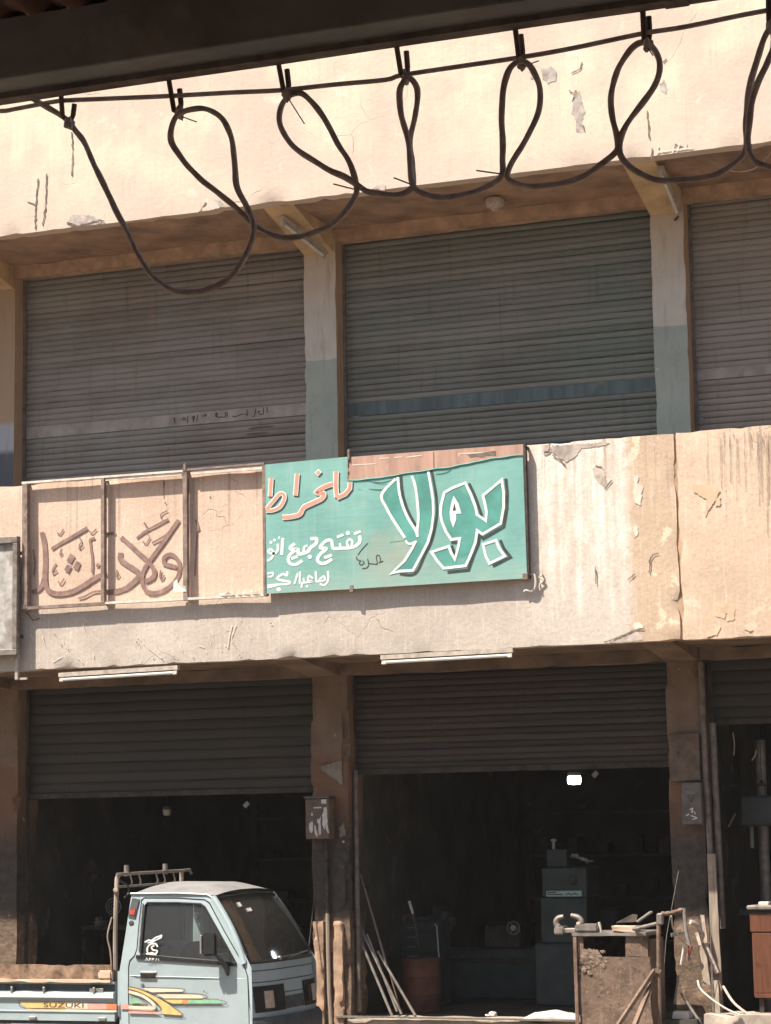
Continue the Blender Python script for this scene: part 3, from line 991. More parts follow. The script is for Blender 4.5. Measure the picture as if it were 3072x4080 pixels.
w.build('paint_splash', M['patch_light'], up, stuff=True)

# middle parapet
c7 = lambda pts: [(1800 + x * .7635, 1700 + y * .7635) for x, y in pts]
M['patch_mid'] = plain("bare_render_warm", (.46, .385, .33), .95, 0, .25, 10, .5, dirt=(.60, .50, .43), dirt_lo=.5)
for q in ([(735, 220), (752, 205), (788, 210), (800, 265), (812, 300), (800, 322), (765, 295), (738, 260)], [(470, 100), (510, 92), (520, 130), (490, 150), (475, 130)], [(520, 100), (650, 92), (780, 78), (820, 85), (790, 100), (680, 115), (640, 160), (600, 185), (560, 160), (520, 130)], [(810, 1130), (880, 1095), (960, 1062), (985, 1085), (995, 1112), (900, 1122)]):
    patch(mid1, c7(q), M['patch_mid'], YP, .0045, 3.2)
for q in ([(945, 250), (972, 258), (970, 300), (1000, 310), (992, 350), (985, 412), (958, 402), (945, 350), (955, 300)], [(950, 520), (970, 520), (972, 560), (955, 585)], [(950, 1030), (985, 1020), (1000, 1050), (960, 1062), (945, 1050)]):
    patch(mid1, c7(q), M['patch_light'], YP, .0045, 3.2)
for q in ([(1325, 1075), (1370, 1050), (1405, 1050), (1385, 1090), (1330, 1095)], [(1370, 920), (1440, 915), (1475, 940), (1475, 1010), (1440, 1015), (1435, 970), (1420, 1000), (1370, 985)], [(1380, 375), (1402, 370), (1400, 410), (1378, 415)], [(1250, 300), (1380, 310), (1400, 340), (1340, 440), (1320, 470), (1330, 380), (1260, 340)], [(1530, 1050), (1570, 1055), (1565, 1068), (1535, 1062)]):
    patch(mid2, c7(q), plain("pale_tan_paint", (.62, .46, .32), .9, 0, .15, 10, .3, dirt=(.55, .395, .265), dirt_lo=.5), YP, .0045, 3.5)
w = Paint(1800, 1700, .7635, YP - .009)
for q in ([(480, 130), (505, 130), (515, 90)], [(525, 150), (560, 170), (595, 205)], [(750, 205), (785, 210)], [(800, 325), (835, 280)], [(795, 1125), (880, 1095), (960, 1060), (1005, 1052)], [(1030, 765), (1035, 720), (1030, 700), (1050, 670), (1078, 660)], [(920, 800), (955, 770)], [(750, 730), (752, 820)]):
    jag(w, q, 6, 2.5)
for i in range(26):
    x = random.uniform(1400, 1666)
    y0 = random.uniform(20, 60)
    jag(w, [(x, y0), (x + random.uniform(0, 12), y0 + random.uniform(80, 620) * random.random())], random.uniform(1.0, 2.4), 1.2)
w.build('crack', M['crack'], mid2, stuff=True)
w = Paint(0, 1780, .66, YP - .009)
for i in range(34):
    x, y = random.uniform(170, 1640), random.uniform(1010, 1270)
    a = random.choice((-1, 1)) * random.uniform(.1, 1.2)
    L = random.uniform(14, 80)
    jag(w, [(x, y), (x + L * math.cos(a) * .5, y + L * abs(math.sin(a)) + 6)], random.uniform(2.0, 5.0), 2)
for q in ([(835, 1150), (900, 1220), (990, 1290)], [(1400, 1075), (1385, 1140), (1372, 1220)], [(1425, 1075), (1395, 1150)], [(320, 1300), (375, 1265)], [(840, 1310), (850, 1280)]):
    jag(w, q, 5, 2)
w.build('scratch', M['patch_light'], mid1, stuff=True)
w = Paint(0, 1780, .66, YP - .009)
for i in range(22):
    x, y = random.uniform(170, 1640), random.uniform(1000, 1290)
    w.blob((x, y), random.uniform(2, 6), 7, .5)
for q in ([(990, 205), (985, 300)], [(1268, 300), (1271, 304)], [(1000, 330), (998, 345)], [(160, 1000), (200, 1050), (240, 1035)]):
    jag(w, q, 6, 2.5)
w.build('stain', M['crack'], mid1, stuff=True)

# ------------------------------------------------------------------ the big sign and its frame
SY = -1.240
sg = thing('signboard', 'torn green painted Arabic signboard with white outlined letters on steel frame', 'sign', (-7, SY, 4.38))
gm = MB()
outl = [(1056, 1851), (1140, 1843), (1230, 1834), (1320, 1826), (1384, 1820), (1386, 1850), (1380, 1862), (1388, 1875), (1381, 1890), (1386, 1912), (1440, 1908), (1500, 1902), (1565, 1893), (1640, 1881), (1730, 1868), (1800, 1858), (1860, 1846), (1900, 1838), (1980, 1824), (2083, 1811), (2088, 1960), (2094, 2130), (2100, 2304), (1900, 2316), (1640, 2332), (1380, 2348), (1059, 2366), (1058, 2200), (1057, 2000)]
F = [gm.bm.verts.new(px(x, y, SY)) for x, y in outl]
K = [gm.bm.verts.new(v.co + Vector((0, .005, 0))) for v in F]
gm.bm.faces.new(F)
gm.bm.faces.new(K[::-1])
for i in range(len(F)):
    k = (i + 1) % len(F)
    gm.bm.faces.new((F[k], F[i], K[i], K[k]))
gm.build('green_sheet', M['green'], sg, 0, 'green painted sheet torn along its top')
# the bare sheet behind the tear
bk = MB()
P = [px(1386, 1822, SY + .02), px(2085, 1770, SY + .02), px(2087, 1900, SY + .02), px(1388, 1960, SY + .02)]
bk.prism([(p.x, p.z) for p in P], SY + .012, SY + .022)
bk.build('backing_sheet', M['rust'], sg, 0, 'bare rust brown sheet behind the tear')
# rolled, torn rim
tear = [(1384, 1913), (1440, 1909), (1500, 1903), (1565, 1894), (1640, 1881), (1730, 1868), (1800, 1858), (1860, 1846), (1900, 1838), (1980, 1824), (2080, 1811)]
tp = crom([px(x, y + 2, SY - .004) for x, y in tear], 6)
tp = [p + Vector((0, 0, .008 * noise.noise(p * 9))) for p in tp]
MB().tube(tp, [.006 + .004 * abs(noise.noise(p * 14)) for p in tp], 6).build('torn_rim', M['teal'], sg)
w = Paint(1000, 1700, .7203, SY - .0012)
for q in ([(640, 300), (720, 310), (800, 290)], [(650, 345), (720, 350), (750, 335)], [(680, 315), (760, 320)], [(1020, 265), (1080, 255), (1110, 235)], [(770, 640), (850, 630)], [(590, 345), (610, 350)], [(905, 215), (935, 225)], [(460, 670), (480, 675)]):
    w.stroke(q, 7, taper=True)
w.build('crease', plain("fold_shade_green", (.06, .16, .13), .7, 0, .2, 20, 0), sg, stuff=True)  # dark strokes painted as the shade in the sheet's folds
w = Paint(1000, 1700, .7203, SY - .006 + .018)
w.Y = SY + .0105
for q in ([(1150, 165), (1150, 150), (1350, 140)], [(560, 212), (690, 205)], [(710, 178), (765, 172)], [(790, 172), (835, 166)], [(860, 170), (945, 158)]):
    w.stroke(q, 6, smooth=False, wob=.4)
w.build('paint_trace', M['patch_light'], sg, stuff=True)
w = Paint(1000, 1700, .7203, SY + .0103)
w.fill([(1195, 155), (1355, 133), (1355, 162), (1300, 160), (1280, 170), (1240, 165), (1215, 172)])
w.build('slot', M['crack'], sg)
w = Paint(1000, 1700, .7203, SY + .0103)
w.stroke([(1010, 140), (1012, 235)], 5, smooth=False)
w.build('sheet_joint', M['crack'], sg)

# the large outlined name, its dark shadow and deeper green filling
cA = (1500, 1840, .3721)
BODY = [(685, 560), (690, 470), (725, 330), (810, 280), (950, 225), (1010, 350), (1060, 480), (1075, 565), (1170, 630), (1178, 540), (1160, 440), (1140, 360), (1250, 270), (1342, 192), (1362, 330), (1362, 480), (1330, 660), (1135, 775), (1078, 735), (1060, 860), (1010, 990), (955, 1112), (720, 1140), (650, 1060), (588, 965), (775, 905), (800, 975), (838, 1042), (872, 930), (892, 820), (800, 832), (745, 750), (700, 640)]
LEG = [(553, 97), (580, 250), (605, 400), (610, 550), (590, 720), (550, 860), (490, 980), (390, 1162), (240, 1172), (160, 1195), (300, 1060), (380, 930), (420, 850), (440, 800), (435, 740), (448, 600), (435, 400), (410, 240), (378, 150)]
ARM = [(228, 165), (245, 330), (285, 480), (340, 610), (420, 735), (440, 800), (425, 850), (355, 880), (300, 810), (190, 640), (105, 490), (55, 350), (205, 182)]
w = Paint(*cA, SY - .0012)
for q in (BODY, LEG, ARM):
    w.fill(q)
w.build('letter_filling', M['teal'], sg)
w = Paint(*cA, SY - .0024)
w.stroke([(262, 150), (278, 330), (320, 480), (370, 590), (424, 690)], 30)
w.stroke([(590, 92), (620, 250), (642, 400), (646, 560), (620, 730), (580, 870), (520, 990), (415, 1195), (250, 1200)], 29)
w.stroke([(990, 230), (1060, 380), (1128, 585)], 32)
w.stroke([(1384, 180), (1400, 330), (1396, 500), (1362, 695), (1145, 822), (1105, 790), (1090, 880), (1040, 1000), (985, 1158), (760, 1182)], 32, smooth=False)
w.stroke([(806, 895), (842, 1000)], 28)
w.stroke([(800, 868), (880, 866)], 24)
w.stroke([(1325, 838), (1365, 930), (1435, 1020), (1245, 1118)], 33, smooth=False)
w.build('letter_shadow', M['letter_dark'], sg)
w = Paint(*cA, SY - .0040)
for q, wd_ in (([(205, 182), (55, 350), (105, 490), (190, 640), (305, 815)], 29), ([(310, 845), (355, 880), (430, 850)], 26), ([(228, 165), (245, 330), (285, 480), (340, 610), (420, 735), (440, 805)], 28), ([(378, 150), (410, 240), (435, 400), (448, 600), (435, 740), (440, 805)], 28)):
    w.stroke(q, wd_, wob=.15)
w.stroke(LEG[:13], 28, smooth=False, wob=.15)
w.stroke(BODY, 29, smooth=False, closed=True, wob=.12)
w.stroke([(1140, 885), (1280, 840), (1310, 920), (1372, 1010), (1210, 1088), (1170, 1010)], 28, smooth=False, closed=True)
w.fill([(825, 362), (880, 450), (908, 555), (852, 555), (852, 620), (822, 708), (790, 620), (783, 540), (800, 440)])
w.build('name_lettering', M['white'], sg, 'large white outlined Arabic name')
w = Paint(*cA, SY - .0056)
w.fill([(835, 440), (852, 518), (815, 525)])
w.build('letter_shadow', M['letter_dark'], sg)

# red lettering with white rims
cB = (1040, 1820, .36014)
RED = [([(112, 235), (100, 440)], 34), ([(62, 575), (150, 470), (205, 410), (250, 415), (255, 470), (205, 555), (130, 590), (50, 596)], 30), ([(400, 185), (380, 430)], 36), ([(795, 300), (700, 332), (615, 392), (690, 405), (672, 458), (560, 515), (470, 560), (425, 635), (330, 662), (235, 668)], 38), ([(830, 160), (826, 330), (838, 450)], 40), ([(835, 455), (930, 412), (980, 350), (985, 268)], 34)]
for lay, ew, off, mt, nm in ((.0012, 18, (16, 18), M['letter_dark'], 'letter_shadow'), (.0026, 20, (0, 0), M['white'], 'letter_rim'), (.0042, 0, (0, 0), M['red'], 'red_lettering')):
    w = Paint(*cB, SY - lay)
    for q, wd_ in RED:
        w.stroke(q, wd_ + ew, off=off, smooth=len(q) > 4)
    d = 34 if ew else 20
    w.fill([(632, 175 - d - 8), (632 + d + 6, 170), (632, 175 + d + 6), (632 - d - 8, 178)], off)
    w.build(nm, mt, sg)

# white lines of small lettering
w = Paint(1040, 2080, .36014, SY - .0022)
for q, wd_ in (([(1092, 150), (1092, 215), (1050, 262), (980, 285), (900, 288), (840, 292), (795, 285), (780, 215), (750, 200), (700, 222), (655, 282), (720, 296), (650, 360), (625, 420), (660, 455), (720, 450), (785, 408)], 36), ([(1000, 265), (1010, 215), (980, 190), (950, 225), (965, 270)], 26), ([(880, 285), (872, 232)], 26), ([(1030, 130), (1102, 102)], 30), ([(840, 168), (912, 138)], 30), ([(700, 395), (785, 365)], 34), ([(545, 185), (612, 185), (605, 240), (545, 285), (520, 325), (460, 348), (415, 350), (408, 290)], 38), ([(470, 330), (480, 275), (515, 260)], 26), ([(375, 240), (325, 275), (330, 300), (395, 300), (330, 350), (300, 410), (325, 460), (390, 468), (458, 425)], 34), ([(335, 405), (405, 380)], 34), ([(240, 175), (228, 365)], 34), ([(185, 240), (185, 310), (150, 345), (100, 345), (80, 320), (110, 300), (140, 345), (115, 400), (70, 428)], 28), ([(205, 155), (195, 190)], 18), ([(740, 540), (742, 640), (700, 698), (650, 680)], 24), ([(605, 545), (612, 660)], 24), ([(612, 660), (650, 655), (705, 640), (690, 600), (640, 645)], 22), ([(575, 625), (530, 598), (520, 640), (560, 660), (500, 668), (450, 672), (430, 668), (430, 548)], 22), ([(475, 660), (470, 620)], 20), ([(455, 675), (446, 728)], 22), ([(405, 568), (368, 690)], 22), ([(290, 545), (285, 590), (240, 575), (180, 625), (250, 650), (315, 660), (300, 685), (200, 690), (70, 705)], 26), ([(70, 728), (180, 705)], 16), ([(70, 572), (130, 560), (120, 600), (75, 605)], 20)):
    w.stroke(q, wd_)
for c, r in (((960, 122), 24), ((540, 385), 24), ((110, 225), 17), ((150, 200), 17), ((508, 712), 15), ((195, 745), 24)):
    w.blob(c, r, 12, .05)
w.build('small_lettering', M['white'], sg)
w = Paint(1040, 2080, .36014, SY - .0022)
for q in ([(1180, 232), (1110, 310), (1070, 365)], [(1058, 380), (1062, 415), (1100, 428), (1085, 455), (1110, 475), (1140, 450), (1120, 425)], [(1120, 515), (1170, 505), (1190, 470), (1180, 410), (1195, 455), (1240, 462), (1285, 460), (1275, 380), (1310, 372), (1322, 440)], [(1300, 450), (1350, 430)]):
    w.stroke(q, 9)
w.build('scrawl', M['ink'], sg)

# frame bars: three empty bays on the left, then the green sheet
FY = SY


def fbar(a, b, wpx, name='frame_bar', mat=None, dep=.055, dy=0.0):
    A, Bp = px(a[0], a[1], FY + dy), px(b[0], b[1], FY + dy)
    MB().bar(A + Vector((0, dep / 2, 0)), Bp + Vector((0, dep / 2, 0)), *( (dep, wpx / 437) if abs(A.z - Bp.z) < abs(A.x - Bp.x) else (wpx / 437, dep)), up=Vector((0, 0, 1)) if abs(A.z - Bp.z) < abs(A.x - Bp.x) else Vector((0, 1, 0))).build(name, mat or M['frame'], sg)


for a, b, wp in (((98, 1928), (98, 2424), 24), ((408, 1905), (408, 2404), 15), ((735, 1866), (738, 2392), 18), ((1050, 1852), (1056, 2372), 14)):
    fbar(a, b, wp)
for a, b, wp, m in (((86, 1924), (730, 1876), 9, M['frame_white']), ((735, 1872), (1052, 1846), 8, M['frame']), ((88, 2424), (420, 2404), 13, M['frame']), ((420, 2402), (1058, 2370), 10, M['frame_white'])):
    fbar(a, b, wp, mat=m, dy=.003)
fbar((760, 1884), (1046, 1862), 15, 'wood_strip', M['frame_white'], .02, .012)
fbar((420, 1912), (724, 1890), 9, 'wood_strip', M['frame_white'], .02, .012)
fbar((2088, 1768), (2104, 2306), 9, mat=M['iron'], dy=.004)
for x, y in ((98, 1928), (98, 2418), (408, 1910), (408, 2396), (735, 1880), (738, 2380), (1388, 1815), (1400, 2340), (2092, 1780), (2100, 2296)):
    A = px(x, y, FY)
    MB().bar(A + Vector((0, .03, 0)), (A.x, YP + .02, A.z), .02).build('stand_off', M['iron'], sg)
for x, y, wx, hy in ((1400, 2345, 16, 30), (2092, 2296, 22, 26), (735, 1862, 12, 30), (90, 2418, 22, 22), (1388, 1812, 10, 42)):
    A = px(x, y, FY - .006)
    MB().box(A.x - wx / 874, A.x + wx / 874, A.y, A.y + .02, A.z - hy / 874, A.z + hy / 874, .004).build('clip', M['frame'], sg)
# scraps of the old sheet left on the bottom bar of the third bay
for k in range(7):
    a = (870 + k * 25 + random.uniform(-8, 8), 2372 - k * 1.3)
    o = px(a[0], a[1], FY - .003)
    MB().poly([o, o + Vector((random.uniform(.03, .07), -.01, .005)), o + Vector((random.uniform(.02, .06), -.012, random.uniform(.015, .05))), o + Vector((-.01, .004, random.uniform(.01, .035)))]).build('torn_scrap', M['frame_white'], sg, 0)
A = px(690, 2360, FY - .004)
MB().poly([A, A + Vector((.14, 0, 0)), A + Vector((.13, -.01, .05)), A + Vector((.05, 0, .07)), A + Vector((.04, 0, .12)), A + Vector((.005, 0, .10))]).build('torn_scrap', plain("torn_scrap_pale", (.62, .66, .60), .8, 0, .1, 20, .1), sg, 0)

# loose white cable end beside the sign's lower corner
q = [(2105, 2292), (2126, 2288), (2134, 2310), (2132, 2340), (2118, 2356), (2096, 2352), (2088, 2358)]
tag(MB().tube(crom([px(x, y, -1.19) for x, y in q], 5), .010, 7).build('cable_end', M['wire_white']), 'frayed white cable end curling out at the lower corner of the green sign', 'cable')
q = [(2150, 2270), (2160, 2290), (2148, 2300), (2166, 2312), (2150, 2330), (2152, 2352)]
tag(MB().tube(crom([px(x, y, -1.175) for x, y in q], 5), .007, 6).build('cable_end', M['wire_white']), 'thin pale wire dangling on the wall right of the green sign', 'cable')

# framed sheet at the left edge
ls = thing('framed_board', 'grey framed faded board hung on the parapet at the left edge', 'sign', (-11.3, -1.3, 4.2))
x1 = px(70, 2350, -1.29).x
MB().box(x1 - 1.5, x1 - .05, -1.262, -1.242, 3.99, 5.02).build('printed_sheet', M['left_sign'], ls)
for xa, xb, za, zb in ((x1 - 1.55, x1, 5.005, 5.07), (x1 - 1.55, x1, 3.93, 3.99), (x1 - .055, x1, 3.99, 5.005), (x1 - 1.55, x1 - 1.495, 3.99, 5.005)):
    MB().box(xa, xb, -1.30, -1.235, za, zb, .006).build('frame_bar', M['steel'], ls)
for z in (4.1, 4.9):
    MB().box(x1 - .03, x1 - .01, -1.24, YP + .02, z, z + .03).build('stand_off', M['iron'], ls)
A = px(70, 2650, -1.2)
tag(MB().box(A.x - .02, A.x + .015, -1.22, -1.185, 3.70, 4.0, .004).box(A.x - .02, A.x + .10, -1.2, -1.17, 3.70, 3.72).build('wall_bracket', M['batten']), 'small pale bracket under the left framed board', 'bracket')


# ------------------------------------------------------------------ lamps on the building
def fluorescent(label, a, b, d=.0, group=None, tube=True):
    """batten from a to b with its tube hanging below"""
    a, b = Vector(a), Vector(b)
    t = thing('fluorescent_fixture', label, 'lamp', (a + b) / 2, group)
    u = (b - a).normalized()
    MB().bar(a, b, .055, .04).build('batten', M['batten'], t)
    dn = Vector((0, -.012, -.045))
    MB().tube([a + u * .05 + dn, b - u * .05 + dn], .016, 10).build('tube', M['tube_white'], t)
    for p in (a + u * .03, b - u * .03):
        MB().bar(p + Vector((0, 0, .0)), p + dn * 1.45, .028, .04, up=u).build('socket', M['batten'], t)
    return t


fluorescent('long fluorescent batten under the parapet above the pickup truck', px(238, 2690, -1.125), px(712, 2660, -1.125))
fluorescent('long fluorescent batten under the parapet right of the green sign', px(1520, 2620, -1.125), px(2046, 2590, -1.125))
fluorescent('fluorescent batten slanting along the bracket above the middle pillar', px(1122, 868, -.86), px(1298, 1008, -.16))
fluorescent('fluorescent batten slanting along the bracket above the right pillar', px(2632, 668, -.90), px(2702, 838, -.12))
lh = thing('lamp_holder', 'round fluted porcelain lamp holder on the upper soffit', 'lamp', (-6.24, -.42, ZS - .05))
A = Vector((-6.24, -.42, ZS))
rose = MB()
n = 22
R = [[rose.bm.verts.new(A + Vector((r * (1 + (.10 if (k % 2 and fl) else 0)) * math.cos(k * 2 * PI / n), r * (1 + (.10 if (k % 2 and fl) else 0)) * math.sin(k * 2 * PI / n), -h))) for k in range(n)] for r, h, fl in ((.05, 0, 0), (.075, .02, 1), (.085, .055, 1), (.075, .09, 1), (.045, .11, 1))]
for a_, b_ in zip(R, R[1:]):
    for k in range(n):
        rose.bm.faces.new((a_[k], a_[(k + 1) % n], b_[(k + 1) % n], b_[k]))
rose.bm.faces.new(R[-1])
rose.build('rose', M['porcelain'], lh)
MB().lathe([(.035, -.11), (.034, -.125), (.024, -.135), (.01, -.138)], A, 'Z', 14).build('socket', M['batten'], lh)
k = thing('hook_bracket', 'small dark hook on the right upper pillar under the batten', 'bracket', (-4.6, -.02, 7.8))
MB().tube([px(2690, 876, -.01), px(2698, 868, -.05), px(2704, 858, -.05)], .012, 6).build('hook', M['iron'], k)

# ------------------------------------------------------------------ pillar boxes and pipes
mbx = thing('meter_box', 'brown meter box with torn white paper on the middle pillar', 'meter box', (-8.3, -.1, 2.15))
P0, P1 = px(1216, 3182, -.16), px(1312, 3342, -.16)
MB().box(P0.x, P1.x, -.16, -.0, P1.z, P0.z, .008).build('case', M['meter'], mbx)
MB().box(P0.x - .012, P1.x + .01, -.175, -.0, P0.z, P0.z + .02, .003).build('lid', M['meter_grey'], mbx)
w = Paint(1180, 3100, .16807, -.1635)
for q in ([(650, 700), (720, 690), (735, 800), (730, 900), (745, 1000), (740, 1100), (780, 1300), (755, 1310), (700, 1190), (690, 1050), (680, 1230), (650, 1180), (620, 1100), (625, 950), (610, 880), (650, 800)], [(500, 970), (540, 975), (590, 910), (575, 1050), (590, 1200), (590, 1330), (545, 1350), (525, 1200), (535, 1090), (495, 1040)], [(305, 1080), (375, 1020), (400, 1060), (395, 1250), (370, 1300), (330, 1290), (308, 1200)], [(430, 1110), (460, 1130), (480, 1230), (515, 1350), (500, 1400), (450, 1340), (430, 1250)], [(595, 510), (715, 505), (715, 610), (595, 605)], [(400, 690), (600, 680), (600, 715), (420, 720)], [(350, 880), (370, 810), (400, 860), (380, 900)]):
    w.fill(q)
w.build('torn_paper', M['paper'], mbx)

bx2 = thing('meter_box', 'grey meter box with a warning triangle on the right pillar', 'meter box', (-4.65, -.1, 2.2))
P0, P1 = px(2712, 3118, -.14), px(2798, 3284, -.14)
MB().box(P0.x, P1.x, -.14, -.0, P1.z, P0.z, .008).build('case', M['meter_grey'], bx2)
w = Paint(2100, 2550, .5834, -.1425)
w.stroke([(1095, 1060), (1145, 1058), (1122, 1108)], 5, smooth=False, closed=True)
w.stroke([(1121, 1068), (1122, 1090)], 5)
w.build('warning_triangle', M['ink'], bx2)
w = Paint(2100, 2550, .5834, -.1425)
for q in ([(1085, 1200), (1105, 1190)], [(1110, 1160), (1130, 1150), (1125, 1180)], [(1120, 1200), (1160, 1215), (1130, 1225)], [(1140, 1170), (1150, 1190)]):
    w.stroke(q, 8, wob=.6)
w.build('torn_paper', M['paper'], bx2)
P0, P1 = px(2664, 2925, -.08), px(2790, 3110, -.08)
bd = thing('cover_panel', 'flat brown cover panel on the right pillar above the grey meter box', 'panel', (-4.7, -.05, 2.65))
MB().box(P0.x, P1.x, -.085, .0, P1.z, P0.z, .006).build('panel', M['meter'], bd)
w = Paint(2100, 2550, .5834, -.0875)
w.stroke([(1020, 765), (1038, 770), (1030, 790), (1040, 810)], 7)
w.build('mark', M['ink'], bd)

# conduits up the pillars
for lab, pts, r, m in (('rusty conduit pipe running up the middle pillar below the meter box', [(1305, 3640, -.03), (1308, 3800, -.035), (1312, 3960, -.03), (1322, 4120, -.03)], .021, M['plank']),
                       ('thin dark pipe up the middle pillar from the meter box', [(1300, 3345, -.03), (1305, 3500, -.03), (1306, 3640, -.03)], .018, M['iron']),
                       ('vertical brown steel channel beside the right pillar', [(2792, 2640, -.02), (2812, 3100, -.03), (2832, 3420, -.03), (2850, 4060, -.03)], .028, M['rail']),
                       ('second vertical steel channel beside the right pillar doorway', [(2840, 2880, .02), (2850, 3110, .02), (2880, 3700, .02)], .03, M['rail']),
                       ('upright steel door post left of the middle workshop opening', [(1416, 3070, .1), (1424, 3560, .1), (1432, 4030, .1)], .024, M['rail'])):
    tag(MB().tube([px(*p) for p in pts], r, 8).build('conduit', m), lab, 'pipe')
# broken render still clinging to the middle pillar's foot
for a, b in ((1252, 1296), (1330, 1372)):
    P0, P1 = px(a, 3670, -.02), px(b, 4080, -.02)
    MB().rough(P0.x, P1.x, -.045, .02, .12, P0.z, .035, .009, .03, 7, a * .1, 6).build('render_strip', plain("broken_render", (.42, .275, .185), .95, 0, .3, 7, .7, dirt=(.32, .22, .16), dirt_lo=.55), B)
for q in ([(1275, 3060), (1320, 3040), (1362, 3030), (1365, 3130), (1340, 3110), (1300, 3080)], [(1352, 3300), (1370, 3280), (1376, 3330), (1356, 3335)], [(1240, 2965), (1362, 2955), (1362, 3030), (1240, 3045)]):
    patch(B, q, M['pillar_low'] if q[0][0] == 1240 else plain("bare_render_brown", (.30, .245, .195), .95, 0, .2, 10, .4), -.012, .004, 3)
MB().ball(px(1368, 3354, -.02), .012).build('screw_cap', M['wire_white'], B)

# ------------------------------------------------------------------ workshop interiors
lp = thing('lit_lamp', 'glowing white lamp hanging in the middle workshop', 'lamp', px(2288, 3100, .9))
A = px(2288, 3105, .9)
MB().lathe([(.020, -.05), (.058, -.045), (.066, -.01), (.062, .028), (.02, .03)], A, 'Z', 16).build('lamp_glass', M['bulb'], lp)
MB().lathe([(.064, .03), (.066, .055), (.05, .07), (.02, .075)], A, 'Z', 16).build('lamp_cap', M['bulb_off'], lp)
MB().tube([A + Vector((0, 0, .075)), (A.x, A.y, 3.81)], .006, 6).build('cord', M['trim'], lp)
lp = thing('unlit_lamp', 'unlit white lamp hanging in the dark workshop behind the truck', 'lamp', px(665, 3230, .9))
A = px(665, 3232, .9)
MB().lathe([(.02, -.045), (.035, -.04), (.042, 0), (.042, .015)], A, 'Z', 14).build('lamp_glass', M['bulb_off'], lp)
MB().lathe([(.043, .015), (.043, .045), (.02, .05)], A, 'Z', 14).build('lamp_cap', M['iron'], lp)
MB().tube([A + Vector((0, 0, .05)), (A.x, A.y, 3.81)], .006, 6).build('cord', M['trim'], lp)
for lab, x, y in (('small white tag hanging from the left shutter', 982, 3206), ('small pale bulb on a wire right of the glowing lamp', 2372, 3085)):
    A = px(x, y, .5)
    t = thing('hanging_tag', lab, 'tag', A)
    MB().bar(A + Vector((-.02, 0, -.02)), A + Vector((.02, 0, .02)), .04, .03, up=Vector((0, 1, 0))).build('card', M['bulb_off'], t)
    MB().tube([A + Vector((.0, 0, .03)), A + Vector((.02, 0, .5))], .003, 5).build('string', M['iron'], t)

# milling machine with the pale name plate
mm = thing('milling_machine', 'dark grey milling machine with pale teal name plate in the middle workshop', 'machine', (-6.2, 1.4, .48))
Ym = 1.9
q0, q1 = px(2156, 3458, Ym), px(2340, 3575, Ym)
MB().box(q0.x, q1.x, Ym, Ym + .5, q1.z, q0.z, .012).build('head', M['machine'], mm)
q0b, q1b = px(2150, 3575, Ym - .02), px(2342, 3760, Ym - .02)
MB().box(q0b.x, q1b.x, Ym - .02, Ym + .5, q1b.z, q0b.z, .015).build('column', M['machine'], mm)
MB().box(q0b.x - .05, q1b.x + .1, Ym - .1, Ym + .7, .48, q1b.z, .02).build('base', M['machine'], mm)
q0, q1 = px(2176, 3384, Ym + .1), px(2260, 3455, Ym + .1)
MB().box(q0.x, q1.x, Ym + .1, Ym + .4, q1.z, q0.z, .01).build('motor', M['machine'], mm)
q0 = px(2206, 3380, Ym + .15)
MB().lathe([(.016, 0), (.016, .09), (.03, .09), (.03, .11), (.01, .115)], (q0.x, q0.y, q0.z - .02), 'Z', 10).build('oil_cap', M['bulb_off'], mm)
q0 = px(2284, 3508, Ym)
MB().lathe([(.052, -.004), (.052, .012), (.03, .016), (.03, .03), (.012, .032)], q0, 'Y', 20).build('dial', M['iron'], mm)
q0, q1 = px(2176, 3550, Ym - .03), px(2318, 3572, Ym - .03)
pl = MB().box(q0.x, q1.x, Ym - .03, Ym - .0, q1.z, q0.z, .003).build('name_plate', M['plate'], mm)
w = Paint(2100, 3300, .5834, Ym - .0325)
for a in ([(140, 452), (245, 452)], [(262, 455), (282, 445), (300, 455), (320, 446), (350, 455)], [(140, 440), (200, 438)]):
    w.stroke(a, 7, wob=.6)
w.build('plate_lettering', M['letter_dark'], mm)
# rag on the machine
rg = MB()
q0 = px(2285, 3430, Ym + .2)
rg.grid(lambda u, v: q0 + Vector((-.10 + .26 * u + .02 * math.sin(v * 7), .15 * v, .02 + .045 * noise.noise(Vector((u * 5, v * 4, 1))) + .03 * math.sin(u * 5))), 12, 6)
tag(rg.build('rag', M['sack']), 'crumpled pale rag lying on top of the milling machine', 'rag')

# lathe in the dark at the back, barrel, rods
lt = thing('lathe', 'dim lathe standing across the back of the middle workshop', 'machine', (-8, 3, .48))
q = px(1640, 3640, 2.6)
MB().box(q.x - .5, q.x + 2.4, 2.6, 3.1, .48, 1.0, .02).build('bed', M['machine'], lt)
MB().box(q.x - .45, q.x + .25, 2.65, 3.1, 1.0, 1.45, .03).build('headstock', M['machine'], lt)
MB().box(q.x + .8, q.x + 1.2, 2.6, 3.1, 1.0, 1.25, .02).build('carriage', M['iron'], lt)
MB().box(q.x + 1.9, q.x + 2.2, 2.7, 3.05, 1.0, 1.4, .03).build('tailstock', M['machine'], lt)
MB().lathe([(.11, 0), (.11, .06), (.05, .07), (.05, .12)], (q.x + .27, 2.85, 1.27), 'X', 18).build('chuck', M['steel'], lt)
MB().box(q.x - .5, q.x + 2.4, 2.57, 2.6, .86, .9, .004).build('rack_strip', M['iron'], lt)
br = thing('barrel', 'rusty red oil barrel standing just inside the middle workshop', 'barrel', (-7.55, .95, .48))
A = px(1680, 3930, .95)
prof = [(.17, 0), (.185, .01), (.185, .16), (.192, .175), (.185, .19), (.185, .33), (.192, .345), (.185, .36), (.185, .50), (.19, .51), (.18, .515), (.18, .50), (.165, .49)]
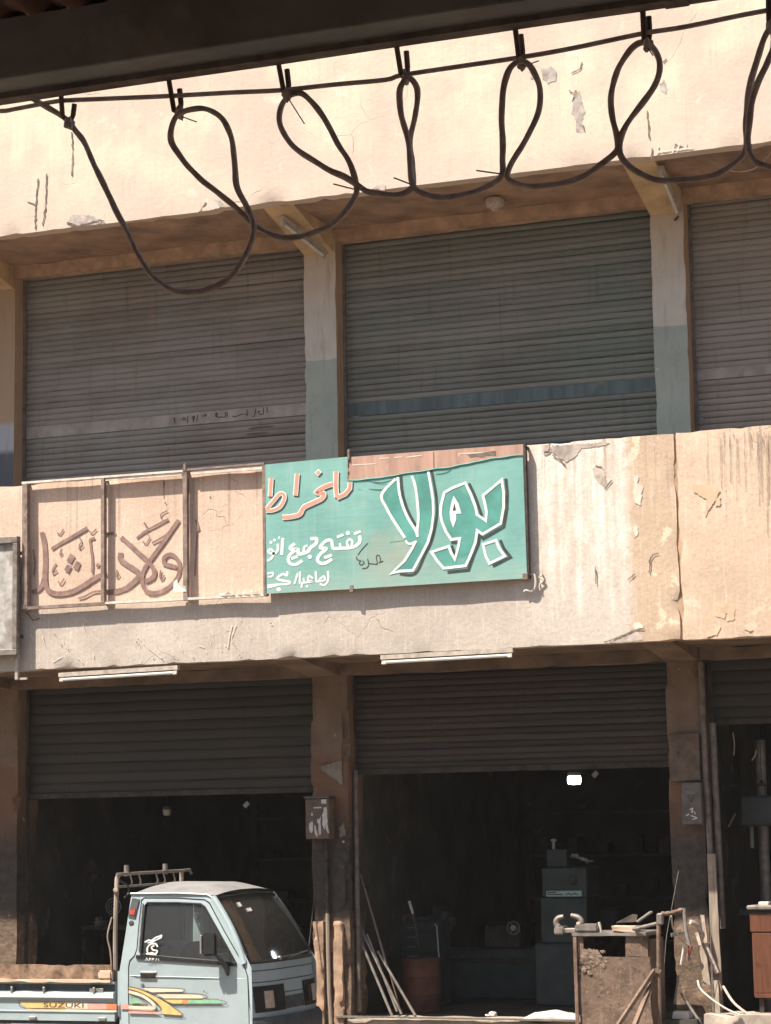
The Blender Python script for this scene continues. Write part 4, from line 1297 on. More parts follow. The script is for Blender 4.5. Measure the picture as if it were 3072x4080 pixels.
MB().lathe(prof, (A.x, .95, .478), 'Z', 28).build('drum', M['barrel'], br)
MB().tube([px(1630, 3590, .85), px(1645, 3640, .87)], .014, 8).build('handle_tip', M['wire_white'], br)
MB().tube([px(1645, 3640, .87), px(1662, 3740, .9), px(1680, 3830, .95)], .012, 8).build('stick', M['iron'], br)
for i, (a, b) in enumerate((((1424, 3716), (1562, 4046)), ((1440, 3705), (1600, 4040)), ((1462, 3722), (1582, 4030)), ((1505, 3790), (1655, 4046)), ((1435, 3480), (1540, 3850)), ((1455, 3540), (1600, 4040)))):
    nm = ('rusty steel rod leaning nearest the middle pillar', 'second leaning steel rod beside the middle pillar', 'third leaning steel rod inside the workshop opening', 'pale steel rod lying lowest across the leaning bunch', 'tall thin rod leaning high against the door post', 'thin dark rod between the leaning bunch')[i]
    r = (.014, .012, .012, .014, .006, .007)[i]
    tag(MB().tube([px(*a, .16 + .015 * i), px(*b, .06 + .03 * i)], r, 8).build('steel_rod', M['steel'] if i != 5 else M['rust_iron']), nm, 'rod', 'rods leaning inside the workshop')
tag(MB().tube([px(1254, 3550, -.04), px(1240, 3690, -.1), px(1222, 3850, -.2)], .006, 6).build('thin_rod', M['iron']), 'thin rod leaning on the left side of the middle pillar', 'rod')
tcst = thing('tool_chest', 'dark tool chest with drawers behind the barrel', 'chest', (-7.9, 1.7, .48))
a_, b_ = px(1545, 3672, 1.7), px(1745, 3830, 1.7)
MB().box(a_.x, b_.x, 1.7, 2.1, .48, a_.z, .01).build('carcass', M['machine'], tcst)
for k in range(4):
    zt_ = a_.z - .03 - k * .095
    MB().box(a_.x + .02, b_.x - .02, 1.685, 1.7, zt_ - .08, zt_, .004).build('drawer', M['machine'], tcst)
    MB().box((a_.x + b_.x) / 2 - .05, (a_.x + b_.x) / 2 + .05, 1.672, 1.686, zt_ - .035, zt_ - .025).build('drawer_pull', M['steel'], tcst)
tag(MB().tube([px(1732, 3682, 1.6), px(1740, 3690, 1.6), px(1750, 3832, 1.6)], .008, 6).build('pale_rod', M['wire_white']), 'thin pale rod standing upright beside the tool chest', 'rod')
tag(MB().box(px(1545, 3640, 1.8).x, px(1620, 3640, 1.8).x, 1.75, 1.95, a_.z + .002, a_.z + .06, .006).build('tin_box', M['steel']), 'small tin box standing on the dark tool chest', 'box')
tag(MB().box(px(1660, 3640, 1.8).x, px(1712, 3640, 1.8).x, 1.75, 1.95, a_.z + .002, a_.z + .045, .006).build('tin_box', M['machine']), 'dark flat box on the right of the tool chest', 'box')
hwl = thing('hand_wheel', 'dim machine hand wheel in the depth of the middle workshop', 'wheel', px(2045, 3700, 2.3))
A = px(2045, 3697, 2.3)
MB().tube([A + Vector((.065 * math.cos(a * PI / 10), 0, .065 * math.sin(a * PI / 10))) for a in range(20)], .008, 6, closed=True).build('rim', M['steel'], hwl)
MB().lathe([(.028, -.02), (.028, .01), (.012, .014)], A, 'Y', 12).build('hub', M['bulb_off'], hwl)
for a in range(3):
    MB().tube([A, A + Vector((.063 * math.cos(a * 2.09), 0, .063 * math.sin(a * 2.09)))], .006, 5).build('spoke', M['steel'], hwl)
MB().tube([A, A + Vector((0, .5, 0))], .015, 6).build('shaft', M['iron'], hwl)
# shelves with boxes on the rear wall
for (xs_, lab) in ((-7.9, 'dim steel shelf with boxes on the rear wall of the middle workshop'), (-11.4, 'dim steel shelf with boxes on the rear wall of the left workshop')):
    shf = thing('shelf_rack', lab, 'shelf', (xs_, 5.6, .48))
    for zz_ in (.9, 1.4, 1.9, 2.4):
        MB().box(xs_, xs_ + 2.2, 5.55, 5.95, zz_, zz_ + .03).build('shelf_board', M['machine'], shf)
    for xx_ in (xs_, xs_ + 2.16):
        MB().box(xx_, xx_ + .04, 5.54, 5.58, .48, 2.6).build('upright', M['iron'], shf)
    for k in range(11):
        zz_ = random.choice((.93, 1.43, 1.93))
        x_ = xs_ + .1 + k * .18
        tag(MB().box(x_, x_ + random.uniform(.1, .16), 5.6, 5.85, zz_ + .002, zz_ + random.uniform(.1, .3), .008).build('parts_box', random.choice((M['machine'], M['iron'], M['meter'], M['barrel']))), ('leftmost', 'second', 'third', 'fourth', 'fifth', 'sixth', 'seventh', 'eighth', 'ninth', 'tenth', 'rightmost')[k] + ' parts box from the left on the dim ' + ('middle' if xs_ > -9 else 'left') + ' workshop shelf', 'box', 'parts boxes on the dim ' + ('middle' if xs_ > -9 else 'left') + ' shelf')
# things standing about in the left workshop
fn = thing('fan', 'round cage fan standing dark in the left workshop behind the rack', 'fan', px(452, 3800, 1.0))
A = px(452, 3612, 1.0)
for rr in (.085, .055, .025):
    MB().tube([A + Vector((rr * math.cos(a * PI / 12), 0, rr * math.sin(a * PI / 12))) for a in range(24)], .004, 5, closed=True).build('cage_ring', M['steel'], fn)
for a in range(3):
    u = Vector((math.cos(a * 2.1), 0, math.sin(a * 2.1)))
    MB().poly([A + Vector((0, .01, 0)), A + u * .08 + Vector((0, .0, .02)), A + u * .08 + Vector((.02, .02, -.02))]).build('blade', M['machine'], fn, 0)
MB().tube([A + Vector((0, .03, 0)), (A.x, A.y + .03, .5)], .012, 6).build('stand', M['iron'], fn)
bn = thing('work_bench', 'dark steel work bench in the left workshop', 'bench', (-10.6, 1.6, .48))
A = px(420, 3690, 1.4)
MB().box(A.x - .3, A.x + .55, 1.4, 1.9, A.z - .04, A.z, .005).build('top', M['iron'], bn)
for dx in (-.27, .5):
    for yy in (1.43, 1.86):
        MB().box(A.x + dx - .02, A.x + dx + .02, yy - .02, yy + .02, .48, A.z - .04).build('leg', M['iron'], bn)
vz = thing('bench_vise', 'small pale vise on the dark bench in the left workshop', 'vise', px(370, 3680, 1.45))
MB().box(A.x - .16, A.x - .08, 1.45, 1.6, A.z, A.z + .05, .006).box(A.x - .15, A.x - .11, 1.45, 1.55, A.z + .05, A.z + .09, .005).build('body', M['steel'], vz)
MB().tube([(A.x - .21, 1.5, A.z + .04), (A.x - .03, 1.5, A.z + .05)], .007, 6).build('handle', M['steel'], vz)
# drilling machine in the right workshop
dm = thing('drill_press', 'dark pillar drilling machine in the right workshop doorway', 'machine', (-4.0, .9, .48))
A = px(3030, 3240, .9)
MB().tube([(A.x + .02, .9, .48), (A.x + .02, .9, 3.0)], .05, 12).build('column', M['steel'], dm)
MB().box(A.x - .16, A.x + .3, .75, 1.15, A.z - .12, A.z + .16, .02).build('head', M['machine'], dm)
MB().tube([(A.x - .08, .85, A.z - .12), (A.x - .08, .85, A.z - .32)], .02, 10).build('spindle', M['steel'], dm)
MB().tube([(A.x - .2, .74, A.z), (A.x - .26, .70, A.z - .12)], .009, 6).build('feed_handle', M['steel'], dm)
MB().box(A.x - .2, A.x + .25, .7, 1.1, 1.40, 1.46, .01).build('table', M['machine'], dm)
for i, (a, b) in enumerate((((2920, 2918), (2924, 3010)), ((3012, 2990), (2996, 3030)))):
    tag(MB().tube(crom([px(*a, .8), px((a[0] + b[0]) / 2 + 4, (a[1] + b[1]) / 2, .8), px(*b, .8)], 4), .006, 6).build('hanging_wire', M['wire_white']), ('straight pale wire hanging in the right workshop', 'short bent pale wire hanging in the right workshop')[i], 'wire')
for i, x in enumerate((2915, 3035)):
    A = px(x, 3130, .85)
    t = thing('pendant_lamp', ('dark shallow lamp shade left of the drill column', 'dark shallow lamp shade at the right edge above the drill')[i], 'lamp', A)
    MB().lathe([(.012, .05), (.02, .03), (.05, 0), (.052, -.006)], A, 'Z', 16).build('shade', M['iron'], t)
    MB().tube([A + Vector((0, 0, .05)), (A.x, A.y, 3.8)], .004, 5).build('cord', M['trim'], t)

# ------------------------------------------------------------------ the pickup truck
tk = thing('pickup_truck', 'small pale blue grey pickup truck with wooden bed boards parked before the left workshop', 'truck', (-8.6, -2.73, 0))
YC = -2.73


def hw(z):
    return .67 - max(0, z - 1.2) * .155 - max(0, .8 - z) * .06


def sp(s, x, z, out=0.0):
    """a point on the cab's side skin"""
    return Vector((x, YC + s * (hw(z) + out), z))


door_o = [(-8.556, .60), (-8.558, .95), (-8.556, 1.15), (-8.545, 1.20), (-8.505, 1.238), (-8.488, 1.29), (-8.484, 1.50), (-8.476, 1.675), (-8.455, 1.70), (-8.15, 1.697), (-7.915, 1.682), (-7.87, 1.655), (-7.72, 1.43), (-7.535, 1.165), (-7.505, 1.08), (-7.498, .85), (-7.50, .60), (-8.00, .60)]
door_i = [(-8.452, 1.250), (-8.452, 1.256), (-8.452, 1.262), (-8.451, 1.270), (-8.450, 1.29), (-8.449, 1.32), (-8.447, 1.50), (-8.442, 1.64), (-8.425, 1.662), (-8.15, 1.660), (-7.945, 1.650), (-7.905, 1.625), (-7.77, 1.43), (-7.615, 1.205), (-7.60, 1.190), (-7.63, 1.192), (-7.80, 1.205), (-8.15, 1.228)]
for s in (-1, 1):
    d = thing_d = MB()
    d.ring([sp(s, *p) for p in door_o], [sp(s, *p) for p in door_i])
    door = d.build('door', M['tpaint'], tk, 30)
    MB().tube([sp(s, x - .003 if x < -8.2 else x + .003, z, .0) for x, z in door_o], .0042, 5, closed=True).build('door_seam', M['trim'], door)
    # window rubber, glass, belt strip
    MB().tube([sp(s, x, z, .002) for x, z in door_i], .008, 6, closed=True).build('window_seal', M['trim'], door)
    MB().poly([sp(s, x, z, -.008) for x, z in door_i]).build('window_glass', M['glass'], door, 0)
    MB().bar(sp(s, -8.49, 1.232, .004), sp(s, -7.60, 1.178, .004), .012, .030).build('belt_strip', M['trim'], door)
    for a, b in (((-8.47, 1.28), (-8.465, 1.66)),):
        MB().bar(sp(s, *a, .004), sp(s, *b, .004), .012, .014).build('chrome_strip', M['chrome'], door)
    # pressed crease and handle
    MB().tube([sp(s, -8.55, 1.083, -.002), sp(s, -8.1, 1.074, -.001), sp(s, -7.52, 1.062, -.002)], .0035, 6).build('crease', M['tpaint'], door)
    MB().box(-8.46, -8.305, YC + s * .664 - .006, YC + s * .664 + .012, 1.045, 1.118, .006).build('handle_cup', M['chrome'], door)
    MB().box(-8.45, -8.315, YC + s * .672 - .007, YC + s * .672 + .007, 1.062, 1.108, .006).build('handle', M['trim'], door)
    MB().lathe([(.013, -.004), (.013, .006), (.006, .008)], (-8.437, YC + s * .668, 1.014), 'Y', 10).build('lock', M['chrome'], door)
    # rear quarter behind the door
    q = MB()
    q.poly([sp(s, x, z) for x, z in ((-8.645, .60), (-8.562, .60), (-8.564, 1.15), (-8.552, 1.206), (-8.512, 1.243), (-8.494, 1.295), (-8.49, 1.50), (-8.483, 1.685), (-8.53, 1.735), (-8.575, 1.735), (-8.60, 1.45), (-8.64, 1.12))])
    q.poly([sp(s, x, z) for x, z in ((-8.483, 1.687), (-8.456, 1.706), (-8.15, 1.703), (-7.912, 1.688), (-7.865, 1.662), (-7.835, 1.70), (-7.88, 1.722), (-8.15, 1.735), (-8.53, 1.737))])
    q.poly([sp(s, x, z) for x, z in ((-7.865, 1.662), (-7.715, 1.432), (-7.529, 1.168), (-7.499, 1.08), (-7.492, .85), (-7.494, .60), (-7.47, .60), (-7.465, .95), (-7.47, 1.15), (-7.60, 1.37), (-7.75, 1.585), (-7.835, 1.70))])
    q.build('side_panel', M['tpaint'], tk, 30)
    MB().tube([sp(s, -8.58, 1.737, .006), sp(s, -8.15, 1.737, .008), sp(s, -7.89, 1.724, .006), sp(s, -7.82, 1.69, .006)], .009, 6).build('rain_gutter', M['tpaint'], tk)
    # lamp and vent on the rear post
    o = sp(s, -8.545, 1.62, 0)
    MB().bar(sp(s, -8.556, 1.545, .004), sp(s, -8.527, 1.695, .004), .016, .065, up=Vector((1, 0, 0))).build('vent_grille', M['tdark'], tk)
    MB().bar(sp(s, -8.552, 1.565, .012), sp(s, -8.542, 1.615, .012), .012, .045, up=Vector((1, 0, 0))).build('marker_lamp', M['redlens'], tk)
    MB().lathe([(.022, -.01), (.022, .006), (.012, .009)], sp(s, -8.556, 1.50), 'Y', 14).build('plug_cap', M['tdark'], tk)
    # mirror
    mi = thing_m = MB()
    mi.box(-7.835, -7.71, YC + s * .80 - .02, YC + s * .80 + .02, 1.25, 1.43, .014, 2)
    mo = mi.build('mirror', M['trim'], tk)
    MB().tube([(-7.74, YC + s * .80, 1.27), (-7.70, YC + s * .76, 1.22), (-7.68, YC + s * .685, 1.15), (-7.675, YC + s * .672, 1.09)], [.012, .018, .026, .012], 8).build('mirror_arm', M['tdark'], mo)
    MB().box(-7.852, -7.832, YC + s * .80 - .022, YC + s * .80 + .022, 1.262, 1.412, .006).build('mirror_edge', M['tgrey'], mo)


def front(v, z, out=0.0):
    """the bowed front skin; v runs from the near to the far side"""
    t = 2 * v - 1
    k = (z - .75) / .43
    x = -7.375 - .045 * max(0, k) - .08 * abs(t) ** 5 - .02 * t * t
    return Vector((x + out, YC + t * (hw(z) - .004 * abs(t)), z))


MB().grid(lambda u, v: front(v, .55 + .625 * u), 8, 24).build('front_panel', M['tpaint'], tk, 40)


def ws(u, v, out=0.0):
    t = 2 * v - 1
    b = front(v, 1.178)
    top = Vector((-7.79 - .035 * abs(t) ** 3, YC + t * .59, 1.725 - .022 * t * t))
    p = b.lerp(top, u)
    p.x += .03 * math.sin(PI * u) + out
    return p


MB().grid(lambda u, v: ws(.03 + .94 * u, .04 + .92 * v, -.004), 8, 16).build('windscreen', M['wglass'], tk, 60)
ed = [ws(.02, v / 14) for v in range(0, 15)] + [ws(u / 8, .985) for u in range(1, 8)] + [ws(.97, 1 - v / 14) for v in range(0, 15)] + [ws(1 - u / 8, .015) for u in range(1, 8)]
MB().tube(ed, .016, 6, closed=True).build('windscreen_seal', M['trim'], tk)
for s in (0, 1):
    e = .0 if s == 0 else 1.0
    MB().tube([ws(u / 8, e) + Vector((-.012, 0, 0)) for u in range(0, 9)], .026, 8).build('windscreen_post', M['tpaint'], tk)


def roof(u, v):
    t = 2 * v - 1
    x = -8.585 + .80 * u - .03 * t * t * u
    crown = 1.0 - abs(t) ** 2.6
    ends = min(1, (u * 5 + .0)) ** .5 * min(1, (1 - u) * 4 + .05) ** .7
    return Vector((x, YC + t * .60, 1.728 - .012 * u + .095 * crown * (.35 + .65 * ends)))


MB().grid(roof, 16, 20).build('roof', M['tgrey'], tk, 50)
rw = MB()
rw.ring([(-8.60, YC - .62, .7), (-8.60, YC + .62, .7), (-8.575, YC + .58, 1.74), (-8.575, YC - .58, 1.74)], [(-8.59, YC - .5, 1.32), (-8.59, YC + .5, 1.32), (-8.58, YC + .48, 1.64), (-8.58, YC - .48, 1.64)])
rw.build('rear_wall', M['tpaint'], tk)
MB().poly([(-8.59, YC - .5, 1.32), (-8.59, YC + .5, 1.32), (-8.58, YC + .48, 1.64), (-8.58, YC - .48, 1.64)]).build('rear_window', M['glass'], tk, 0)
MB().box(-8.57, -7.5, YC - .60, YC + .60, .52, .58).build('cab_floor', M['tdark'], tk)
for yy in (-.32, .32):
    st = thing('x', '', '') if False else None
    bk = MB()
    bk.grid(lambda u, v: Vector((-8.47 + .07 * u - .10 * math.sin(PI * v) * .4, YC + yy - .27 + .54 * u, .0)) if False else Vector((-8.46 + .03 * math.sin(PI * u), YC + yy - .28 + .56 * u, .95 + (.36 * (1 - abs(2 * u - 1) ** 4 * .35)) * v)), 10, 6)
    bk.grid(lambda u, v: Vector((-8.37 - .06 * v + .03 * math.sin(PI * u), YC + yy - .28 + .56 * u, .95 + (.36 * (1 - abs(2 * u - 1) ** 4 * .35)) * v)), 10, 6)
    bk.box(-8.45, -7.98, YC + yy - .27, YC + yy + .27, .80, .96, .03, 2)
    bk.build('seat', M['seat'], tk, 50)
da = MB()
da.grid(lambda u, v: Vector((-7.70 + .22 * u, YC - .60 + 1.2 * v, 1.10 + .075 * math.sin(PI * (.25 + .6 * u)) + .02 * math.sin(v * 9))), 6, 12)
da.box(-7.70, -7.5, YC - .6, YC + .6, .75, 1.12, .02)
da.build('dashboard', M['tdark'], tk, 50)
C0 = Vector((-7.83, YC + .33, 1.16))
MB().tube([C0 + Vector((.09 * math.sin(a * PI / 10), .17 * math.cos(a * PI / 10), .14 * math.sin(a * PI / 10))) for a in range(20)], .012, 6, closed=True).tube([C0 + Vector((0, -.16, 0)), C0 + Vector((0, .16, 0))], .012, 6).tube([C0, C0 + Vector((.25, 0, -.2))], .02, 6).build('steering_wheel', M['trim'], tk)
# stickers and odds and ends seen through the glass
w = Paint(350, 3400, .5402, YC - .668)
for q, wd_ in (([(420, 655), (450, 640), (470, 645), (500, 622), (548, 605)], 13), ([(440, 660), (480, 650), (545, 618)], 10), ([(515, 690), (500, 668), (465, 668), (440, 695), (440, 730), (460, 745), (500, 740), (510, 718), (480, 712), (470, 690), (490, 682)], 12), ([(430, 745), (470, 735), (505, 748)], 14)):
    w.stroke(q, wd_, wob=.5)
w.build('window_sticker', M['twhite'], tk)
w = Paint(350, 3400, .5402, YC - .683)
for q in ([(424, 792), (434, 772), (446, 792)], [(452, 792), (455, 772), (466, 778), (455, 784)], [(474, 792), (476, 774), (488, 778), (478, 784)], [(500, 792), (508, 774)], [(518, 778), (524, 792)]):
    w.stroke(q, 4.5, smooth=False)
w.build('strip_lettering', M['twhite'], tk)
for u, v, wu, wv in ((.82, .20, .06, .045), (.74, .27, .045, .07)):
    MB().poly([ws(u, v, .004), ws(u, v + wv, .004), ws(u + wu, v + wv * 1.1, .004), ws(u + wu, v + wv * .1, .004)]).build('windscreen_sticker', M['paper'], tk, 0)
MB().box(-8.0, -7.9, YC - .25, YC - .15, 1.16, 1.24, .006).build('tissue_box', M['paper'], tk)
# wiper
MB().tube([ws(.02, .42, .02), ws(.06, .55, .03), ws(.10, .80, .03)], .007, 6).tube([ws(.05, .30, .025), ws(.07, .60, .03)], .006, 6).build('wiper', M['tdark'], tk)
MB().ball(ws(.05, .33, .02), .018).build('washer_nozzle', M['chrome'], tk)
# lamps, grille, bumper
for s in (0, 1):
    f = (lambda v: v) if s == 0 else (lambda v: 1 - v)
    hp = MB()
    hp.grid(lambda u, v: front(f(.025 + .33 * v), .795 + .205 * u, .006), 4, 8)
    h = hp.build('headlight_panel', M['trim'], tk, 40)
    MB().grid(lambda u, v: front(f(.105 + .10 * v), .825 + .135 * u, .02 - .012 * abs(2 * v - 1) ** 4), 4, 6).build('indicator_lens', M['amber'], h, 40)
    MB().grid(lambda u, v: front(f(.235 + .10 * v), .825 + .135 * u, .016), 4, 6).build('headlight', M['glass'], h, 40)
for z in (.93, 1.03, 1.12):
    MB().tube([front(.02 + .96 * v / 20, z, .001) for v in range(21)], .004, 5).build('panel_line', M['tdark'], tk)
MB().grid(lambda u, v: front(.36 + .28 * v, .80 + .10 * u, .004), 3, 8).build('grille', M['tdark'], tk, 40)
MB().grid(lambda u, v: front(v, .56 + .20 * u, .07 - .03 * abs(2 * u - 1) ** 4 - .05 * abs(2 * v - 1) ** 6), 6, 20).build('bumper', M['tdark'], tk, 50)
# load bed
bd0, bd1 = -10.75, -8.675
for s in (-1, 1):
    yo = YC + s * .69
    pf = [(0, .72), (.0, .785), (.008, .79), (.008, .797), (0, .80), (0, .885), (.022, .905), (.024, .945), (.004, .952), (-.012, .958), (-.012, 1.012), (.01, 1.02), (.01, 1.034), (-.04, 1.034), (-.04, .72)]
    m_ = MB()
    A_ = [m_.bm.verts.new((bd0, yo + s * a, z)) for a, z in pf]
    B_ = [m_.bm.verts.new((bd1, yo + s * a, z)) for a, z in pf]
    for i in range(len(pf)):
        k = (i + 1) % len(pf)
        m_.bm.faces.new((A_[i], A_[k], B_[k], B_[i]))
    m_.bm.faces.new(A_[::-1]); m_.bm.faces.new(B_)
    side = m_.build('bed_side', M['tpaint'], tk, 30)
    MB().box(bd0, bd1, yo + s * .0245 - .001, yo + s * .0245 + .001, .906, .944).build('white_stripe', M['twhite'], side)
    MB().box(bd0, bd1 - .0, yo - s * .012 - .0015, yo - s * .012 + .0015, .96, 1.011).build('dark_recess', M['tdark'], side)
    for xx in (-10.3, -9.62, -9.32, -8.86):
        MB().box(xx, xx + .02, yo + s * .012 - .02, yo + s * .012 + .02, .945, .99, .003).build('rope_hook', M['chrome'], side)
    MB().box(-8.9, -8.77, yo + s * .005 - .012, yo + s * .005 + .012, .955, .985, .005).build('latch', M['chrome'], side)
    for xx in (-9.42, -8.78):
        MB().box(xx - .035, xx + .03, yo + s * .006 - .012, yo + s * .006 + .012, .725, .752, .004).build('hinge', M['chrome'], side)
    # boards standing on the near rail
    if s > 0:
        continue
    MB().rough(bd0, bd1 - .03, yo - s * .02 - .012, yo - s * .02 + .012, 1.036, 1.168, .06, .003, .012, 5, 3).build('side_board', M['bedwood'], tk, 35, 'worn brown board standing on the bed rail')
    MB().rough(bd0, bd1 - .02, yo + s * .012 - .03, yo + s * .012 + .03, 1.028, 1.052, .05, .003, .008, 5, 6).build('rail_plank', M['bedwood2'], tk)
    MB().box(bd1 - .14, bd1 - .015, yo + s * .004 - .025, yo + s * .004 + .025, 1.054, 1.125, .012, 2).build('corner_block', M['bedwood2'], tk)
MB().box(bd0, bd1, YC - .66, YC + .66, .69, .74).build('bed_floor', M['tdark'], tk)
MB().box(bd0 - .03, bd0, YC - .69, YC + .69, .72, 1.03, .008).build('tailgate', M['tpaint'], tk)
MB().box(-10.7, -7.6, YC - .38, YC - .30, .42, .52).box(-10.7, -7.6, YC + .30, YC + .38, .42, .52).build('chassis', M['trim'], tk)
for wx in (-7.92, -9.95):
    for s in (-1, 1):
        wy = YC + s * .56
        wheel = MB().lathe([(.15, -.075), (.25, -.078), (.27, -.05), (.272, 0), (.27, .05), (.25, .078), (.15, .075)], (wx, wy, .272), 'Y', 28).build('wheel', M['tyre'], tk)
        MB().lathe([(.15, -.05), (.155, 0), (.15, .06), (.09, .05), (.05, .065), (.02, .065)], (wx, wy, .272), 'Y', 20).build('rim', M['tgrey'], wheel)
# decals
Yd = YC - .67 - .0022


def decal(name, mat, polys, strokes=(), lay=0.0, o=(350, 3400, .5402)):
    w = Paint(*o, Yd - lay)
    for q in polys:
        w.fill(q)
    for q, wd_ in strokes:
        w.stroke(q, wd_)
    w.build(name, mat, tk)


decal('stripe_decal', M['cream'], [[(392, 990), (690, 1000), (705, 1020), (470, 1025)], [(500, 1034), (820, 1040), (858, 1070), (560, 1070)]], [([(300, 1020), (400, 1050), (470, 1098), (490, 1130), (470, 1140), (300, 1135)], 22)])
decal('stripe_decal', M['yellow'], [[(300, 984), (390, 1004), (560, 1090), (690, 1178), (684, 1194), (548, 1184), (535, 1140), (490, 1085), (400, 1030), (300, 998)], [(556, 1076), (700, 1078), (690, 1108), (622, 1108)]])
decal('stripe_decal', M['pink'], [[(242, 1110), (300, 1112), (300, 1150), (242, 1150)], [(300, 1150), (480, 1155), (540, 1186), (300, 1180)]], lay=.0008)
decal('stripe_decal', M['orange'], [[(700, 1078), (745, 1079), (735, 1110), (690, 1108)]], lay=.0008)
decal('stripe_decal', M['dgreen'], [[(745, 1079), (960, 1082), (1000, 1108), (735, 1108)], [(306, 1062), (345, 1070), (412, 1104), (322, 1108)]], lay=.0008)
decal('decal_outline', M['outline'], [], [([(300, 984), (390, 1004), (560, 1088), (690, 1180), (684, 1196), (548, 1188)], 5), ([(300, 1000), (400, 1034), (490, 1088), (538, 1140), (530, 1160), (480, 1164), (300, 1158)], 6), ([(305, 1040), (360, 1060), (435, 1110), (420, 1118), (300, 1116)], 6), ([(392, 988), (690, 998), (705, 1020)], 4), ([(500, 1033), (820, 1038), (860, 1070), (560, 1073)], 5), ([(860, 1074), (962, 1079), (1004, 1110), (622, 1111)], 4)], lay=.0016)
Yd = YC - .69 - .0025
c8 = (0, 3780, .42)
decal('bed_decal', M['yellow'], [[(180, 497), (620, 506), (620, 566), (240, 560)], [(250, 566), (620, 574), (620, 590), (262, 582)]], o=c8)
decal('bed_decal', M['cream'], [[(620, 506), (830, 512), (830, 572), (620, 566)], [(620, 574), (1105, 580), (1105, 602), (620, 590)]], o=c8)
decal('bed_decal', M['pink'], [[(830, 512), (1010, 516), (1010, 576), (830, 572)]], o=c8)
decal('bed_decal', M['orange'], [[(1010, 516), (1106, 519), (1106, 578), (1010, 576)]], o=c8)
decal('decal_outline', M['outline'], [], [([(180, 496), (240, 562), (700, 572), (1106, 580)], 5), ([(180, 496), (700, 507), (1106, 519)], 4)], lay=.0008, o=c8)
tc = bpy.data.curves.new('t', 'FONT')
tc.body = 'SUZUKI'
tc.size = 1
tmp = bpy.data.objects.new('t', tc)
COL.objects.link(tmp)
dg = bpy.context.evaluated_depsgraph_get()
dg.update()
tme = bpy.data.meshes.new_from_object(tmp.evaluated_get(dg))
bpy.data.objects.remove(tmp)
tme.materials.clear()
tme.materials.append(M['outline'])
xs = [v.co.x for v in tme.vertices]
ys = [v.co.y for v in tme.vertices]
P0, P1, P2 = px(413 * .42, 3780 + 553 * .42, Yd - .002), px(790 * .42, 3780 + 560 * .42, Yd - .002), px(415 * .42, 3780 + 510 * .42, Yd - .002)
for v in tme.vertices:
    a, b_ = (v.co.x - min(xs)) / (max(xs) - min(xs)), (v.co.y - min(ys)) / (max(ys) - min(ys))
    v.co = P0 + (P1 - P0) * a + (P2 - P0) * b_
put('bed_lettering', tme, tk)
# rack over the cab's back
rx = -8.705
MB().tube([(rx, YC - .62, .74), (rx, YC - .62, 1.5), (rx + .01, YC - .61, 1.86), (rx + .02, YC - .59, 1.895)], .020, 8).build('rack_post', M['plank'], tk)
MB().tube([(rx, YC + .62, .74), (rx, YC + .62, 1.895)], .020, 8).build('rack_post', M['plank'], tk)
MB().tube([(rx + .02, YC - .63, 1.893), (rx, YC + .60, 1.90), (rx + .03, YC + .72, 1.905), (rx + .04, YC + .74, 1.87)], .013, 8).build('rack_bar', M['steel'], tk)
MB().tube([(rx, YC - .6, 1.79), (rx, YC + .62, 1.80)], .010, 8).build('rack_bar', M['steel'], tk)
for yy in (-.42, .30):
    MB().tube([(rx, YC + yy, 1.875), (rx, YC + yy, 1.965)], .022, 10).build('rack_stub', M['steel'], tk)
for yy in (-.36, -.2, .12, .26, .45):
    MB().tube([(rx, YC + yy, 1.89), (rx + .01, YC + yy + .02, 1.83), (rx, YC + yy + .03, 1.80)], .008, 6).build('rack_lug', M['steel'], tk)
MB().tube(crom([(rx + .01, YC - .6, 1.85), (rx + .05, YC - .5, 1.80), (rx + .04, YC - .46, 1.74), (rx + .02, YC - .5, 1.70)], 4), .009, 6).build('chain', M['iron'], tk)
MB().tube(crom([(rx - .02, YC - .64, 1.55), (rx - .05, YC - .66, 1.40), (rx - .03, YC - .65, 1.28), (rx - .02, YC - .64, 1.12)], 4), .008, 6).build('hose', M['plank'], tk)
MB().tube([(rx, YC - .645, 1.75), (rx + .03, YC - .63, 1.76)], .028, 8).build('tie', M['plank'], tk)

# ------------------------------------------------------------------ work bench and clutter before the right pillar
c9 = lambda x, y, Y: px(2100 + x * .5834, 3300 + y * .5834, Y)
YB = -.85
cb = thing('steel_workbench', 'rusty box shaped steel workbench with open slot standing before the right pillar', 'workbench', (-5.2, -.6, 0))
a, b = c9(345, 760, YB), c9(828, 880, YB)
x0, x1 = a.x, b.x
zt, zo = a.z, b.z
MB().rough(x0, x1 + .02, YB, YB + .02, .04, zo, .06, .004, .02, 4, 2).build('front_plate', M['bench'], cb)
MB().rough(x0, x0 + .05, YB + .001, YB + .025, zo, zt + .03, .05, .003).build('front_plate', M['bench'], cb)
s_ = c9(668, 800, YB).x
MB().rough(s_, x1, YB + .001, YB + .025, zo, zt + .03, .05, .003, .006, 4).build('front_plate', M['bench'], cb)
MB().box(x0, x0 + .015, YB + .025, YB + .5, .04, zt).build('side_plate', M['bench'], cb)
MB().box(x1, x1 + .015, YB + .025, YB + .5, .04, zt).build('side_plate', M['bench'], cb)
MB().box(x0, x1, YB + .48, YB + .5, .04, zt).build('back_plate', M['iron'], cb)
t0, t1 = c9(312, 722, YB), c9(815, 705, YB)
MB().rough(t0.x, t1.x, YB - .03, YB + .53, zt + .03, zt + .062, .08, .003, .01, 4).build('top_plate', M['steel'], cb)
MB().bar((x0 - .015, YB - .01, .04), (x0 - .02, YB - .01, zt + .03), .03).build('leg', M['rust_iron'], cb)
lum = MB()
